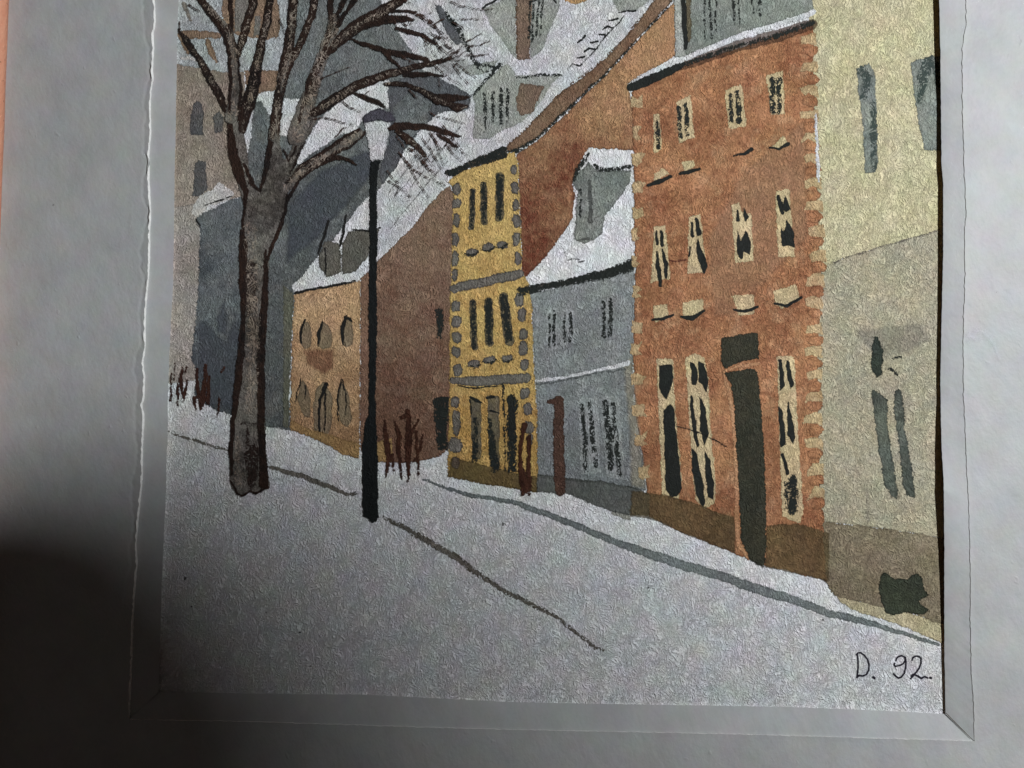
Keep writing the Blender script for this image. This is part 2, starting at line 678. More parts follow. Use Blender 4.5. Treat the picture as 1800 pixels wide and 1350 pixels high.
for k, (I, O, zi) in sides.items():
    flip = k in ('right', 'bottom')
    ox, oy = outward[k]
    zt = Z_FACE - STEP[k] * MM
    A = px(I, zi * 0 + 0.0)
    B = px(I, zi)
    Cc = px(O, zt)
    mids = [B + (Cc - B) * s for s in (0.0, 0.06, 0.5, 0.94, 1.0)]
    if k == 'right':                                   # the card curls a little clear of the strip's edge
        mids[1][:, 1] -= 0.00004
    strip = loft('bevel_strip', mids, BEVEL_SHADE, mat_board, not flip)
    loft('cut_edge', [A, B], BROWN if k == 'right' else CORE, strip, not flip, False)
    # torn step between the strip and the card's face
    n = len(O)
    lipw = 1.2 + ends(n) * (LIP[k] - 1.2 + 0.3 * LIP[k] * jag(n, 1.0, 20 + len(k)))
    lipw = np.clip(lipw, 0.3, 4)
    E = O + spread(n, lipw, ox, oy)
    top = px(E, Z_FACE + 0.05 * MM + (0.05 * MM if k in ('left', 'right') else 0) * ends(n))
    loft('torn_edge', [Cc, Cc + (top - Cc) * 0.55 + np.array([0, 0.00002, 0]), top], CORE, strip, not flip, True)
    edge_pts[k] = E

# the face: a ring of card from the torn edge out to under the frame
FAR = {'left': -110, 'right': 1990, 'bottom': 1560, 'top': -640}


def ring_rows(k):
    E = edge_pts[k]
    n = len(E)
    ox, oy = outward[k]
    rows = []
    top = 0.05 + (0.05 if k in ('left', 'right') else 0) * ends(n)
    peel = jag(n, 1.0, 77)
    peel = np.convolve(peel, np.ones(17) / 17, 'same') * 18
    e = ends(n)
    z0 = np.zeros(n)
    prof = [(0.0, top), (2.0, 0.04 * e), (7.0, z0), (9.0, z0), (11.5, z0), (15, z0)]
    if k == 'left':
        prof = [(0.0, top), (2.0, 0.04 * e), (7.0, -0.02 * e), (9.0, -0.10 * e), (11.5, 0.0 * e), (15, z0)]
    for d, dz in prof:
        dd = d + (peel * 0.8 * ends(n) if d > 5 and k == 'left' else 0)
        Q = E + spread(n, dd, ox, oy)
        rows.append(px(Q, Z_FACE + dz * MM))
    far = FAR[k]
    if ox:
        y0, y1 = FAR['top'], FAR['bottom']
        ys = np.linspace(0, 1, n) * (y1 - y0) + y0
        T = np.stack([np.full(n, far), ys], -1)
    else:
        xs = np.linspace(0, 1, n) * (FAR['right'] - FAR['left']) + FAR['left']
        T = np.stack([xs, np.full(n, far)], -1)
    last = px(T, Z_FACE)
    base = rows[-1]
    for s in (0.25, 0.5, 0.75, 1.0):
        rows.append(base + (last - base) * s)
    return rows


for k in ('left', 'right', 'bottom', 'top'):
    loft('card_face', ring_rows(k), CARD, mat_board, k in ('left', 'top'), True)

# open mitre between right and bottom strips, its shade painted as a dark sliver
MB = MeshBuild()
raw_mesh('mitre_gap_shade', [P(*a) for a in ((1662, 1253.4, 1.15 * MM), (1663.6, 1253, 1.15 * MM), (1708, 1298.4, 2.30 * MM), (1707.4, 1299, 2.30 * MM))],
         [(0, 1, 2, 3)], DARKGAP, mat_board)

# glare on the card at the right, painted as a pale soft patch
GLARE = paint('painted_glare', (0.80, 0.80, 0.82), (0.74, 0.74, 0.76), 0.62, 2.0, None, 0.0, 0.0, 1.0, 0.3, soft=12)
part('glare_patch', mat_board, ([Brush((1700, 602, 10), (1716, 582, 16), (1732, 584, 18), (1746, 604, 14), (1756, 630, 8)), Brush((1704, 590, 20), (1722, 596, 16))], GLARE, 176))

# wooden frame: four rails round the card
WOOD = wood_mat()
frame = thing('picture_moulding', 'reddish wooden picture frame whose rail shows as a thin sliver at the mat', 'picture frame')


def rail(a, b, out, z0=2.5 * MM, h=9 * MM, w=120):
    """a, b: inner edge end points in photo pixels; out: outward unit vector."""
    a, b = np.array(a, float), np.array(b, float)
    o = np.array(out, float)
    prof = [(0, -3.0), (0, 0.0), (1.5, 2.0), (6, 3.5), (16, 5.5), (40, 8.0), (70, 9.0), (105, 8.2), (w, 5.0), (w, -3.0)]
    n = 60
    rows = []
    for d, z in prof:
        q = np.stack([a + (b - a) * s + o * d + np.array([-o[0] * 0, 0]) for s in np.linspace(0, 1, n)])
        q[:, 0] += jag(n, 0.5, int(d) + 3)
        rows.append(px(q, Z_FACE + (z + 0.3) * MM * 0.8))
    return loft('rail', rows, WOOD, frame, out[0] > 0 or out[1] < 0)


rail((36, -520), (-40, 1480), (-1, 0))
rail((1915, -520), (1935, 1480), (1, 0))
rail((-85, 1480), (2055, 1480), (0, 1))
rail((-85, -520), (2035, -520), (0, -1))

# ------------------------------------------------------------------ the painting
painting = thing('watercolour_painting', 'framed watercolour of a snowy old street with brick houses, bare tree and lamp post', 'painting')


def paper_mat():
    m, t, out = new_mat('watercolour_paper')
    pg = t.n('ShaderNodeGroup')
    pg.node_tree = PAPER
    p, h, gr = pg.outputs
    n = t.noise(p, 0.010, 3.0, 0.6)
    col = t.mix(n, (0.89, 0.89, 0.89, 1), (0.97, 0.965, 0.965, 1))
    k = t.m('ADD', 0.80, t.m('MULTIPLY', h, 0.34))
    col = t.mix(1.0, col, t.vec('SCALE', (1, 1, 1), k), 'MULTIPLY')
    pit = t.rng(t.noise(p, 0.26, 1.0, 0.5), 0.30, 0.42, 1.0, 0.0)
    col = t.mix(t.m('MULTIPLY', pit, 0.16), col, (0.34, 0.30, 0.30, 1))
    col = chroma(t, p, col, 0.06)
    sp = t.noise(p, 0.11, 0.0)
    col = t.mix(t.rng(sp, 0.885, 0.9), col, (0.05, 0.045, 0.04, 1))
    b = bsdf(t, m, col, h, BUMP, BDIST, 0.8, 0.15)
    m.node_tree.links.new(b.outputs[0], out.inputs[0])
    return m


PAPER_MAT = paper_mat()
gx = np.linspace(190, 1760, 40)
gy = np.linspace(-520, 1330, 46)
GX, GY = np.meshgrid(gx, gy)
pv = P(GX.ravel(), GY.ravel(), 0.0)
nx = len(gx)
raw_mesh('paper', pv, [(r * nx + c, (r + 1) * nx + c, (r + 1) * nx + c + 1, r * nx + c + 1)
                       for r in range(len(gy) - 1) for c in range(nx - 1)], PAPER_MAT, painting)
raw_mesh('backing_board', np.concatenate([P(np.array([-60, 1980, 1980, -60]), np.array([-600, -600, 1540, 1540]), -0.4 * MM),
                                                 P(np.array([-60, 1980, 1980, -60]), np.array([-600, -600, 1540, 1540]), -3.4 * MM)]),
                [(3, 2, 1, 0), (4, 5, 6, 7), (0, 1, 5, 4), (1, 2, 6, 5), (2, 3, 7, 6), (3, 0, 4, 7)], BROWN, frame)

# ------------------------------------------------------------------ added disc, unseen behind the camera, shades the lower left corner

def light_blocker():
    """An added, unseen black disc behind the camera; its rim throws the soft round shadow."""
    L = np.array(LAMP)

    def shade(qx, qy, z):
        s = P(np.array([qx]), np.array([qy]))[0]
        return L + (s - L) * ((-L[1] - z) / -L[1])
    p0, p1, p2 = shade(*SHADE[0]), shade(*SHADE[1]), shade(*SHADE[2])
    nrm = np.cross(p1 - p0, p2 - p0)
    nrm /= np.linalg.norm(nrm)
    if nrm[1] > 0:
        nrm = -nrm
    rim = []
    for k in range(72):
        a = 2 * math.pi * k / 72
        s = P(np.array([SH_C[0] + SH_R * math.cos(a)]), np.array([SH_C[1] + SH_R * math.sin(a)]))[0]
        dv = s - L
        rim.append(L + dv * (np.dot(p0 - L, nrm) / np.dot(dv, nrm)))
    rim = np.array(rim)
    c = rim.mean(0)
    root = thing('light_blocker', 'added unseen black disc whose soft shadow falls on the lower left corner', 'light blocker')
    dark = plain_mat('blocker_black', (0.012, 0.012, 0.014), 0.45, 0.0, 0.2, 0.4)

    def drum(name, prof, par):
        v, f = [], []
        n = len(rim)
        for s, h in prof:
            v += list(c + (rim - c) * s + nrm * h)
        for k in range(len(prof) - 1):
            f += [[k * n + i, k * n + (i + 1) % n, (k + 1) * n + (i + 1) % n, (k + 1) * n + i] for i in range(n)]
        f += [list(range(n - 1, -1, -1)), list(range((len(prof) - 1) * n, len(prof) * n))]
        return raw_mesh(name, v, f, dark, par)
    drum('blocker_disc', [(0.98, -0.0005), (1.0, 0.0), (1.0, 0.006), (0.97, 0.0075)], root)
    drum('blocker_ring', [(0.80, 0.0078), (0.80, 0.010), (0.70, 0.010), (0.69, 0.0078)], root)


SH_C, SH_R = (285, 1852), 962
SHADE = ((110, 900, 0.230), (760, 1180, 0.336), (-500, 1200, 0.226))
light_blocker()

# ------------------------------------------------------------------ pigments (the colours seen in the photo divided by the lamp's light there)
INK = paint('ink_black', C(40, 43, 41, 1200), C(30, 33, 32, 1200), 0.97, 0.8, None, 0.1, 0.15, 0.6, 0.5)
INK_DRY = paint('ink_dry_brush', C(34, 38, 36, 1000), None, 0.97, 1.6, 0.42, 0.0, 0.1, 0.5, 0.5)
INK_DRY2 = paint('ink_half_dry_brush', C(34, 38, 36, 1000), None, 0.97, 1.6, 0.385, 0.0, 0.1, 0.5, 0.5)
INK_LEFT = paint('ink_black_thin', C(28, 28, 27, 560), None, 0.97, 0.8, None, 0.0, 0.1, 0.5, 0.5)
OLIVE_UNDER = paint('olive_underwash', wash(108, 94, 70, 580), wash(118, 100, 74, 580), 0.85, 1.0, None, 0.25, 0.3)
GREY_UNDER = paint('grey_underwash', C(118, 108, 82, 860), C(104, 98, 84, 860), 0.9, 1.0, None, 0.25, 0.3)


def flat(name, rgb, rgb2, x, **k):
    return paint(name, wash(*rgb, x), wash(*rgb2, x), **k)


G = 0.5
# ------------------------------------------------------------------ far left: church front, turret, slate mass
SKY = flat('pale_grey_wash', (140, 147, 149), (124, 130, 132), 420, edge=1.5, dark=0.1)
CHURCH = flat('brown_grey_wash', (104, 94, 82), (124, 114, 102), 360, dark=0.12, gran=0.35)
CHURCH2 = flat('pale_brown_grey_wash', (130, 125, 118), (118, 112, 104), 330, dark=0.12, gran=0.35)
BROWN_L = flat('light_brown_wash', (122, 100, 78), (106, 86, 66), 430, dark=0.3)
GREY_L = flat('grey_stone_wash', (92, 90, 84), (104, 100, 92), 420, dark=0.15)
GOTHIC = flat('slate_window_wash', (78, 76, 73), (66, 67, 68), 360, dark=0.2)
SLATE = flat('slate_wash', (92, 98, 98), (70, 75, 76), 600, dark=0.10, gran=0.42, blot=1.2, bloom=0.4, edge=2.2)
SLATE_D = flat('dark_slate_wash', (66, 68, 72), (78, 82, 86), 740, dark=0.22, gran=0.4)
TURRET = flat('turret_slate_wash', (82, 88, 90), (60, 66, 70), 400, dark=0.22, gran=0.4, blot=1.3, bloom=0.3, edge=2.2)
TURRET_D = flat('turret_shadow_wash', (60, 65, 72), (66, 72, 78), 400, op=0.75, dark=0.1, soft=9)
SNOWWHITE = flat('white_gouache', (188, 190, 194), (176, 180, 184), 1200, dark=0.0, gran=0.15)
SNOW_L = flat('white_gouache_left', (160, 158, 154), (146, 146, 144), 380, dark=0.0, gran=0.2)

church = part('painted_church', painting,
              (Poly((300, 106), (330, 112), (350, 117), (396, 124), (430, 124), (430, 345), (400, 352), (300, 372)), CHURCH, 1, dict(grad=(300, 110, 330, 360))),
              (Poly((300, 366), (340, 358), (352, 380), (352, 640), (345, 668), (296, 676)), CHURCH2, 2),
              label='brown grey church front with gothic windows behind the tree')
part('roof', church,
     (Poly((306, -60), (530, -60), (515, 0), (505, 60), (497, 124), (440, 125), (402, 128), (306, 112)), SKY, 1),
     (Poly((390, 12), (402, -50), (478, -50), (492, 22), (491, 62), (470, 70), (440, 66), (418, 62), (392, 40)), BROWN_L, 2),
     (Poly((414, -40), (444, -40), (438, 58), (412, 56)), GREY_L, 3),
     (Poly((448, 30), (458, 26), (456, 62), (446, 64)), GREY_L, 3),
     (Brush((470, 0, 12), (484, 40, 14), (486, 62, 8)), BROWN_L, 3),
     (Brush((318, 62, 13), (345, 60, 15), (385, 63, 10)), BROWN_L, 2),
     (Brush((364, 72, 9), (372, 92, 12), (380, 108, 5)), BROWN_L, 3),
     (Brush((318, 66, 6), (330, 94, 5)), BROWN_L, 3),
     (Poly((430, 124), (492, 124), (490, 158), (454, 164), (438, 186)), BROWN_L, 2),
     (Brush((324, 8, 8), (334, 36, 4)), GREY_L, 2))
for pts in (((338, 186), (344, 179), (352, 178), (358, 200), (357, 218), (358, 238), (334, 237), (335, 206)),
            ((342, 288), (350, 282), (362, 284), (364, 332), (354, 346), (339, 344)),
            ((374, 206), (384, 196), (392, 204), (392, 232), (378, 234))):
    part('window', church, (Poly(*pts), GOTHIC, 3))
part('snow_patch', church, (Poly((336, 372), (350, 345), (372, 334), (385, 320), (400, 330), (412, 342), (402, 352), (366, 362), (346, 384)), SNOW_L, 4))
part('snow_patch', church, (Brush((318, 104, 4), (332, 102, 6), (346, 108, 3)), SNOW_L, 4))

turret = part('painted_turret', painting,
              (Poly((343, 386), (352, 378), (380, 364), (405, 351), (436, 344), (436, 736), (410, 731), (385, 722), (360, 712), (344, 700), (342, 690),
                    (346, 652), (336, 628), (341, 590), (348, 520), (352, 402)), TURRET, 5, dict(grad=(350, 400, 420, 700))),
              (Poly((345, 560), (372, 570), (396, 600), (410, 560), (425, 560), (425, 730), (360, 712), (348, 660)), TURRET_D, 6),
              (Poly((396, 520), (402, 560), (402, 592), (380, 586), (376, 560)), TURRET_D, 7),
              label='dark slate round turret left of the trunk')
part('roof_edge', turret, (Brush((345, 386, 3), (352, 396, 2)), INK_LEFT, 8), (Brush((360, 362, 2), (385, 352, 2.5), (408, 345, 2)), INK_LEFT, 8))

SLATE_P = Poly((500, -60), (640, -60), (668, 0), (692, 42), (706, 66), (735, 103), (772, 142), (804, 153), (828, 168), (824, 188), (812, 197), (800, 193), (771, 198), (752, 216),
               (728, 240), (713, 262), (694, 296), (668, 330), (649, 345), (622, 373), (611, 388), (585, 425), (558, 452), (530, 486), (513, 503),
               (519, 515), (515, 560), (508, 700), (512, 757), (490, 753), (430, 745), (425, 345), (440, 250), (447, 182), (458, 176), (478, 190), (500, 120), (508, 40))
HOLES = [Poly((622, 162), (652, 148), (684, 138), (684, 188), (650, 200), (628, 222), (632, 232), (600, 236), (566, 258), (518, 294), (536, 250), (560, 212), (590, 182)),
         Poly((500, 172), (533, 174), (522, 190), (515, 207), (507, 240), (489, 240), (493, 190)),
         Poly((444, 163), (490, 158), (486, 184), (473, 208), (469, 193), (458, 177)),
         Poly((735, 96), (770, 120), (800, 150), (776, 146), (752, 130), (738, 118))]
church_mass = part('painted_rooftops', painting,
                   (SLATE_P, SLATE, 3, dict(minus=HOLES, grad=(600, 0, 620, 500))),
                   (Poly((682, 146), (706, 138), (764, 134), (804, 153), (828, 168), (824, 190), (800, 194), (771, 198), (752, 216), (728, 240), (713, 262), (694, 296), (672, 326),
                         (666, 300), (684, 250), (684, 200)), SLATE_D, 4),
                   (Poly((690, 190), (720, 160), (760, 178), (752, 214), (716, 250), (700, 230)), SLATE, 5),
                   (Poly((640, 262), (660, 262), (660, 300), (640, 330), (560, 420), (500, 470), (505, 360), (560, 300)), TURRET_D, 5),
                   label='blue grey slate roofs and walls behind the tree')
GREENISH = flat('greenish_wash', (92, 92, 74), (84, 86, 74), 500, op=0.7, dark=0.1)
part('mossy_wall', church_mass, (Poly((498, 500), (516, 516), (512, 620), (508, 700), (508, 752), (498, 750)), GREENISH, 6))

# ------------------------------------------------------------------ centre: the big snowy roof with its dormer and chimney
ROOFGREY = flat('grey_green_wash', (134, 139, 132), (118, 124, 118), 900, dark=0.14)
CHIM = flat('chimney_brown', (112, 92, 74), (98, 80, 66), 920, dark=0.25)
OCHRE = flat('ochre_touch', (160, 124, 70), (150, 114, 62), 1020)
BROWNROOF = flat('verge_brown', (116, 92, 68), (100, 72, 50), 1040, dark=0.4)
WHITEPAINT = flat('snow_white_wash', (205, 206, 208), (198, 200, 204), 960, dark=0.0, gran=0.15, op=0.4, blot=0.4)
roof = part('painted_snow_roof', painting,
            (Poly((668, -60), (1150, -60), (1180, 0), (1040, 150), (892, 262), (800, 298), (776, 334), (716, 404), (650, 470), (640, 360), (700, 300), (800, 190), (826, 168), (772, 142), (706, 66)), WHITEPAINT, 0.5),
            label='wide snow covered roof in the middle with a dormer')
part('roof_valley', roof, (Poly((849, 14), (876, 5), (907, -20), (909, 106), (891, 82), (862, 44)), ROOFGREY, 1))
part('roof_valley', roof, (Poly((765, 8), (778, 12), (796, 40), (815, 76), (804, 80), (786, 60), (773, 34)), SLATE_D, 1))
part('far_gable', roof, (Poly((1078, -30), (1150, -30), (1142, 2), (1115, 19), (1087, 21), (1078, 4)), ROOFGREY, 1))
part('snow_shade', roof, (Poly((806, 118), (838, 112), (876, 106), (870, 116), (850, 130), (824, 132)), ROOFGREY, 1),
            (Poly((740, 130), (800, 88), (836, 118), (800, 136)), flat('thin_grey_wash', (150, 152, 152), (140, 142, 142), 800, op=0.6, soft=9), 1))
part('gutter', roof, (Brush((783, 21, 6), (795, 38, 9), (809, 58, 9), (822, 82, 9), (829, 100, 8), (838, 113, 7), (853, 115, 6), (875, 119, 5)), INK_DRY2, 2),
     (Brush((879, 113, 8), (872, 123, 9), (862, 133, 7), (847, 149, 5), (829, 169, 5)), INK_DRY2, 3),
     (Brush((849, 14, 3), (862, 5, 4), (880, -4, 5)), INK, 3), (Brush((838, 118, 4), (850, 126, 3), (880, 122, 3)), INK_DRY2, 2))
chim = part('chimney', roof, (Poly((907, -30), (939, -30), (935, 60), (931, 90), (933, 104), (908, 105)), CHIM, 2),
            (Poly((938, -30), (985, -30), (984, 14), (975, 30), (955, 84), (933, 104), (932, 60)), ROOFGREY, 3),
            (Brush((907, 0, 2), (909, 60, 2), (909, 104, 2)), BROWNROOF, 4),
            (Brush((932, 2, 3), (930, 67, 4)), INK_DRY2, 5), (Brush((938, 2, 3), (935, 73, 4)), INK_DRY2, 5), (Brush((947, 2, 3), (943, 62, 4)), INK_DRY2, 5),
            (Brush((954, 0, 4), (949, 62, 3)), INK_DRY2, 5), (Brush((931, 3, 3), (952, -3, 3)), INK, 6), (Brush((972, -2, 5), (978, 6, 2)), INK, 5))
part('ochre_gable', roof, (Brush((996, 0, 6), (1010, 3, 8), (1036, -3, 6)), OCHRE, 2))
dorm = part('dormer', roof, (Poly((829, 169), (849, 147), (880, 119), (893, 112), (909, 133), (989, 132), (969, 148), (952, 176), (938, 196), (918, 214), (884, 229), (862, 244), (831, 243),
                                  (833, 210), (836, 183)), ROOFGREY, 2, dict(grad=(900, 120, 850, 240))),
            (Poly((914, 146), (944, 150), (956, 152), (944, 180), (936, 198), (914, 204), (908, 190), (909, 168)), CHIM, 3),
            (Brush((908, 136, 3), (930, 135, 4), (960, 131, 5), (988, 132, 4)), INK_DRY2, 4),
            label='grey dormer with four shutters')
for a, b, w in (((852, 164), (852, 231), 5), ((866, 162), (866, 213), 5), ((880, 156), (880, 216), 6), ((892, 156), (891, 213), 5)):
    part('shutter', dorm, (Brush((*a, w), ((a[0] + b[0]) / 2 + 1, (a[1] + b[1]) / 2, w + 1), (*b, w - 1)), INK_DRY2, 4))
part('roof_marks', roof, (Brush((1098, 27, 2), (1078, 51, 2.5), (1064, 64, 2.5), (1047, 87, 2.5), (1029, 107, 2), (1020, 116, 3), (1007, 112, 2.5), (1000, 120, 2)), INK, 2),
     *[(Brush((x0, y0, 2.5), (x1, y1, 3.5)), INK, 2) for x0, y0, x1, y1 in ((1071, 37, 1086, 33), (1059, 52, 1068, 47), (1068, 47, 1077, 49), (1052, 61, 1063, 60), (1038, 74, 1051, 73),
                                                                           (1027, 92, 1036, 85), (1036, 85, 1048, 86), (1014, 102, 1027, 100), (1015, 76, 1023, 70), (1023, 70, 1029, 61),
                                                                           (1088, 22, 1116, 18))])
verge = part('verge_board', roof, (Poly((1152, -2), (1170, -20), (1192, -20), (1180, 4), (1142, 46), (1107, 84), (1062, 133), (1040, 152), (1000, 190), (944, 243), (907, 266), (891, 268), (891, 256),
                                        (929, 222), (973, 173), (1000, 152), (1040, 124), (1067, 99), (1107, 57)), BROWNROOF, 6),
             (Brush((1182, -4, 4), (1176, 10, 5), (1142, 46, 4), (1107, 84, 5), (1062, 133, 4), (1040, 152, 5), (1000, 190, 5), (944, 243, 6), (907, 266, 8), (892, 268, 6)), INK_DRY2, 7),
             (Brush((1151, 0, 2), (1107, 57, 2), (1067, 99, 2.5), (1000, 152, 2.5), (929, 222, 2.5), (892, 255, 2)), BROWNROOF, 7))

# ------------------------------------------------------------------ small ochre house and the brown gable beside it
SMALL = flat('small_house_ochre', (154, 122, 82), (128, 96, 58), 570, dark=0.28, gran=0.4, bloom=0.3)
SMALL_B = flat('small_house_yellow_foot', (146, 114, 58), (130, 100, 52), 580, op=0.85, dark=0.2)
RUST = flat('rust_smudge', (118, 76, 50), (104, 62, 42), 580, op=0.55, dark=0.2, soft=9)
SIDE = flat('brown_side_wash', (112, 88, 68), (92, 64, 46), 720, dark=0.25, gran=0.42, bloom=0.3)
SIDE_E = flat('brown_strip_wash', (112, 84, 64), (98, 70, 52), 640, dark=0.2)
DGREY = flat('dormer_grey_wash', (88, 86, 78), (74, 72, 64), 600, dark=0.3)
small = part('painted_house', painting,
             (Poly((518, 516), (560, 507), (600, 500), (634, 492), (634, 560), (632, 806), (600, 798), (575, 782), (556, 772), (528, 762), (509, 754), (513, 620), (515, 560)), SMALL, 8,
              dict(grad=(575, 500, 575, 800))),
             (Poly((510, 738), (540, 752), (600, 770), (632, 780), (632, 806), (600, 798), (575, 782), (556, 772), (528, 762), (509, 754)), SMALL_B, 9),
             (Poly((530, 612), (590, 610), (588, 650), (572, 662), (552, 652), (536, 640)), RUST, 9),
             label='small ochre house with pointed windows and a snowy roof')
part('end_wall', small, (Poly((634, 490), (650, 476), (650, 735), (640, 770), (633, 806)), SIDE_E, 8))
part('eave', small, (Brush((518, 515, 5), (560, 506, 4), (600, 500, 5), (626, 493, 3)), INK_LEFT, 10))
for stem, under in (((((536, 562), (528, 587), (529, 604)), 5), ((528, 606), (528, 586), (536, 565), (543, 568), (549, 588), (546, 610), (537, 614))),
                    ((((568, 565), (560, 584), (560, 607)), 7), ((560, 608), (560, 586), (568, 566), (577, 569), (584, 588), (582, 610), (570, 614))),
                    ((((609, 555), (602, 574), (603, 607)), 8), ((602, 608), (602, 574), (609, 556), (617, 562), (622, 584), (619, 606), (610, 611)))):
    (a, b, c), w = stem
    part('window', small, (Poly(*under), OLIVE_UNDER, 9), (Brush((*a, 3), (*b, w), (*c, 3)), INK_LEFT, 10))
part('window_hood', small, (Brush((606, 557, 4), (614, 560, 5), (618, 566, 2)), INK_LEFT, 10))
part('window', small, (Poly((530, 668), (538, 676), (545, 692), (546, 735), (534, 732), (522, 704)), OLIVE_UNDER, 9),
     (Brush((530, 664, 2), (522, 690, 3), (520, 710, 1.5)), INK_LEFT, 10), (Brush((537, 678, 2), (536, 702, 2)), INK_LEFT, 10))
part('door', small, (Poly((556, 682), (570, 670), (585, 700), (583, 745), (577, 766), (552, 756), (550, 712)), OLIVE_UNDER, 9),
     (Brush((573, 676, 8), (563, 702, 5), (560, 730, 4), (562, 758, 4)), INK_LEFT, 10), (Brush((572, 690, 3), (571, 756, 2.5)), INK_LEFT, 11))
part('window', small, (Poly((600, 667), (612, 690), (619, 735), (610, 752), (598, 742), (592, 704)), OLIVE_UNDER, 9),
     (Brush((600, 668, 3), (593, 702, 3.5), (595, 742, 2)), INK_LEFT, 10), (Brush((601, 668, 3), (608, 690, 2.5), (608, 730, 1.5)), INK_LEFT, 11))
d = part('dormer', small, (Poly((560, 450), (570, 424), (582, 424), (597, 430), (601, 478), (586, 484), (573, 486), (562, 468)), DGREY, 9),
         (Poly((601, 428), (614, 406), (640, 405), (668, 401), (662, 422), (645, 455), (626, 476), (602, 482)), DGREY, 9),
         (Brush((578, 388, 4), (570, 412, 5), (560, 444, 4)), INK_LEFT, 10), (Brush((609, 378, 3), (604, 406, 5), (598, 432, 4)), INK_LEFT, 10),
         (Brush((572, 438, 3), (572, 484, 3)), INK_LEFT, 10), (Brush((620, 404, 3), (650, 406, 3), (668, 400, 3)), INK_LEFT, 10))

side = part('painted_gable_wall', painting,
            (Poly((650, 470), (662, 461), (718, 406), (778, 333), (790, 326), (800, 345), (797, 480), (796, 700), (792, 786), (772, 802), (750, 809), (700, 814), (648, 810)), SIDE, 8,
             dict(grad=(720, 350, 720, 800))),
            (Poly((650, 780), (690, 770), (690, 812), (648, 812)), SMALL_B, 9),
            label='plain brown gable wall between the lamp and the yellow house')
part('window', side, (Brush((772, 546, 14), (775, 592, 11)), INK_DRY2, 9))
part('doorway', side, (Poly((760, 700), (792, 697), (792, 725), (784, 760), (790, 792), (770, 792), (764, 742)), INK_DRY2, 9))

# ------------------------------------------------------------------ red brown gable of the yellow house
GABLE = flat('red_brown_gable_wash', (152, 112, 70), (96, 46, 24), 1000, dark=0.3, gran=0.40, blot=0.6, bloom=0.25)
gable = part('painted_brick_gable', painting,
             (Poly((908, 272), (944, 247), (987, 208), (1040, 155), (1062, 135), (1107, 86), (1142, 48), (1178, 10), (1190, 0), (1187, 98), (1103, 148), (1112, 180), (1116, 264),
                   (1036, 260), (1020, 285), (1006, 322), (1010, 342), (1007, 382), (985, 418), (950, 462), (922, 490), (917, 480), (916, 410), (911, 290)), GABLE, 5,
              dict(grad=(1090, 130, 930, 440))),
             label='red brown gable wall darkening towards its foot')

# ------------------------------------------------------------------ yellow house
YEL = flat('yellow_ochre_wash', (170, 140, 62), (150, 114, 38), 860, dark=0.25, gran=0.40, bloom=0.2)
STONE = flat('grey_stone_blob', (96, 92, 84), (82, 78, 72), 860, dark=0.45, gran=0.3)
STONE_D = flat('dark_stone_blob', (74, 62, 50), (80, 70, 58), 860, dark=0.4)
PLINTH_Y = flat('olive_plinth_glaze', (96, 80, 36), (84, 70, 40), 860, op=0.75, dark=0.3)
yel = part('painted_house', painting,
           (Poly((788, 318), (812, 300), (855, 286), (885, 270), (906, 266), (911, 290), (916, 410), (918, 480), (930, 500), (935, 540), (939, 650), (944, 720), (945, 866), (911, 859),
                 (850, 851), (787, 837), (790, 700), (791, 522), (793, 480), (797, 330)), YEL, 10, dict(grad=(860, 300, 860, 900))),
           label='narrow yellow house with grey corner stones')
part('eave', yel, (Poly((782, 300), (807, 292), (853, 271), (885, 258), (894, 262), (890, 278), (853, 288), (818, 299), (800, 308), (784, 308)), INK_DRY2, 12),
     (Poly((782, 300), (807, 292), (853, 271), (885, 258), (894, 262), (890, 278), (853, 288), (818, 299), (800, 308), (784, 308)), flat('eave_brown', (62, 54, 42), (70, 58, 40), 840, op=0.8), 11))
for x, y, w, h in ((803, 332, 16, 23), (803, 358, 17, 19), (802, 387, 13, 25), (801, 420, 13, 28), (800, 455, 13, 28), (799, 483, 11, 21), (802, 538, 17, 21), (803, 565, 18, 22),
                   (802, 592, 18, 21), (802, 619, 18, 20), (804, 650, 17, 22), (800, 707, 17, 22), (802, 742, 15, 44), (800, 782, 26, 28),
                   (903, 298, 14, 20), (904, 331, 13, 24), (907, 360, 13, 22), (908, 389, 15, 24), (908, 420, 14, 26), (910, 453, 12, 24), (914, 527, 17, 25), (918, 555, 16, 26),
                   (921, 588, 15, 20), (920, 613, 18, 24), (922, 641, 17, 18), (923, 691, 18, 20), (928, 720, 16, 25), (930, 751, 18, 22), (932, 773, 12, 20)):
    part('corner_stone', yel, (blob(x, y, w, h), STONE, 12))
part('corner_stone', yel, (blob(801, 813, 15, 22), STONE_D, 13))
part('string_course', yel, (Brush((798, 507, 15), (820, 502, 17), (855, 495, 17), (900, 484, 17), (914, 481, 15)), STONE, 13))
part('string_course', yel, (Brush((797, 668, 12), (830, 671, 17), (870, 668, 18), (926, 664, 17)), STONE, 13), (Brush((806, 679, 2.5), (835, 682, 3), (876, 679, 2)), INK, 14))
for a, b, w in (((831, 336), (829, 400), 8), ((850, 325), (851, 391), 10), ((879, 310), (878, 382), 13),
                ((831, 532), (834, 610), 10), ((859, 530), (860, 602), 13), ((885, 523), (895, 600), 15)):
    part('window', yel, (Brush((*a, w + 2), (*b, w + 2)), GREY_UNDER, 12), (Brush((*a, w), ((a[0] + b[0]) / 2, (a[1] + b[1]) / 2, w), (*b, w - 3)), INK_DRY2, 13))
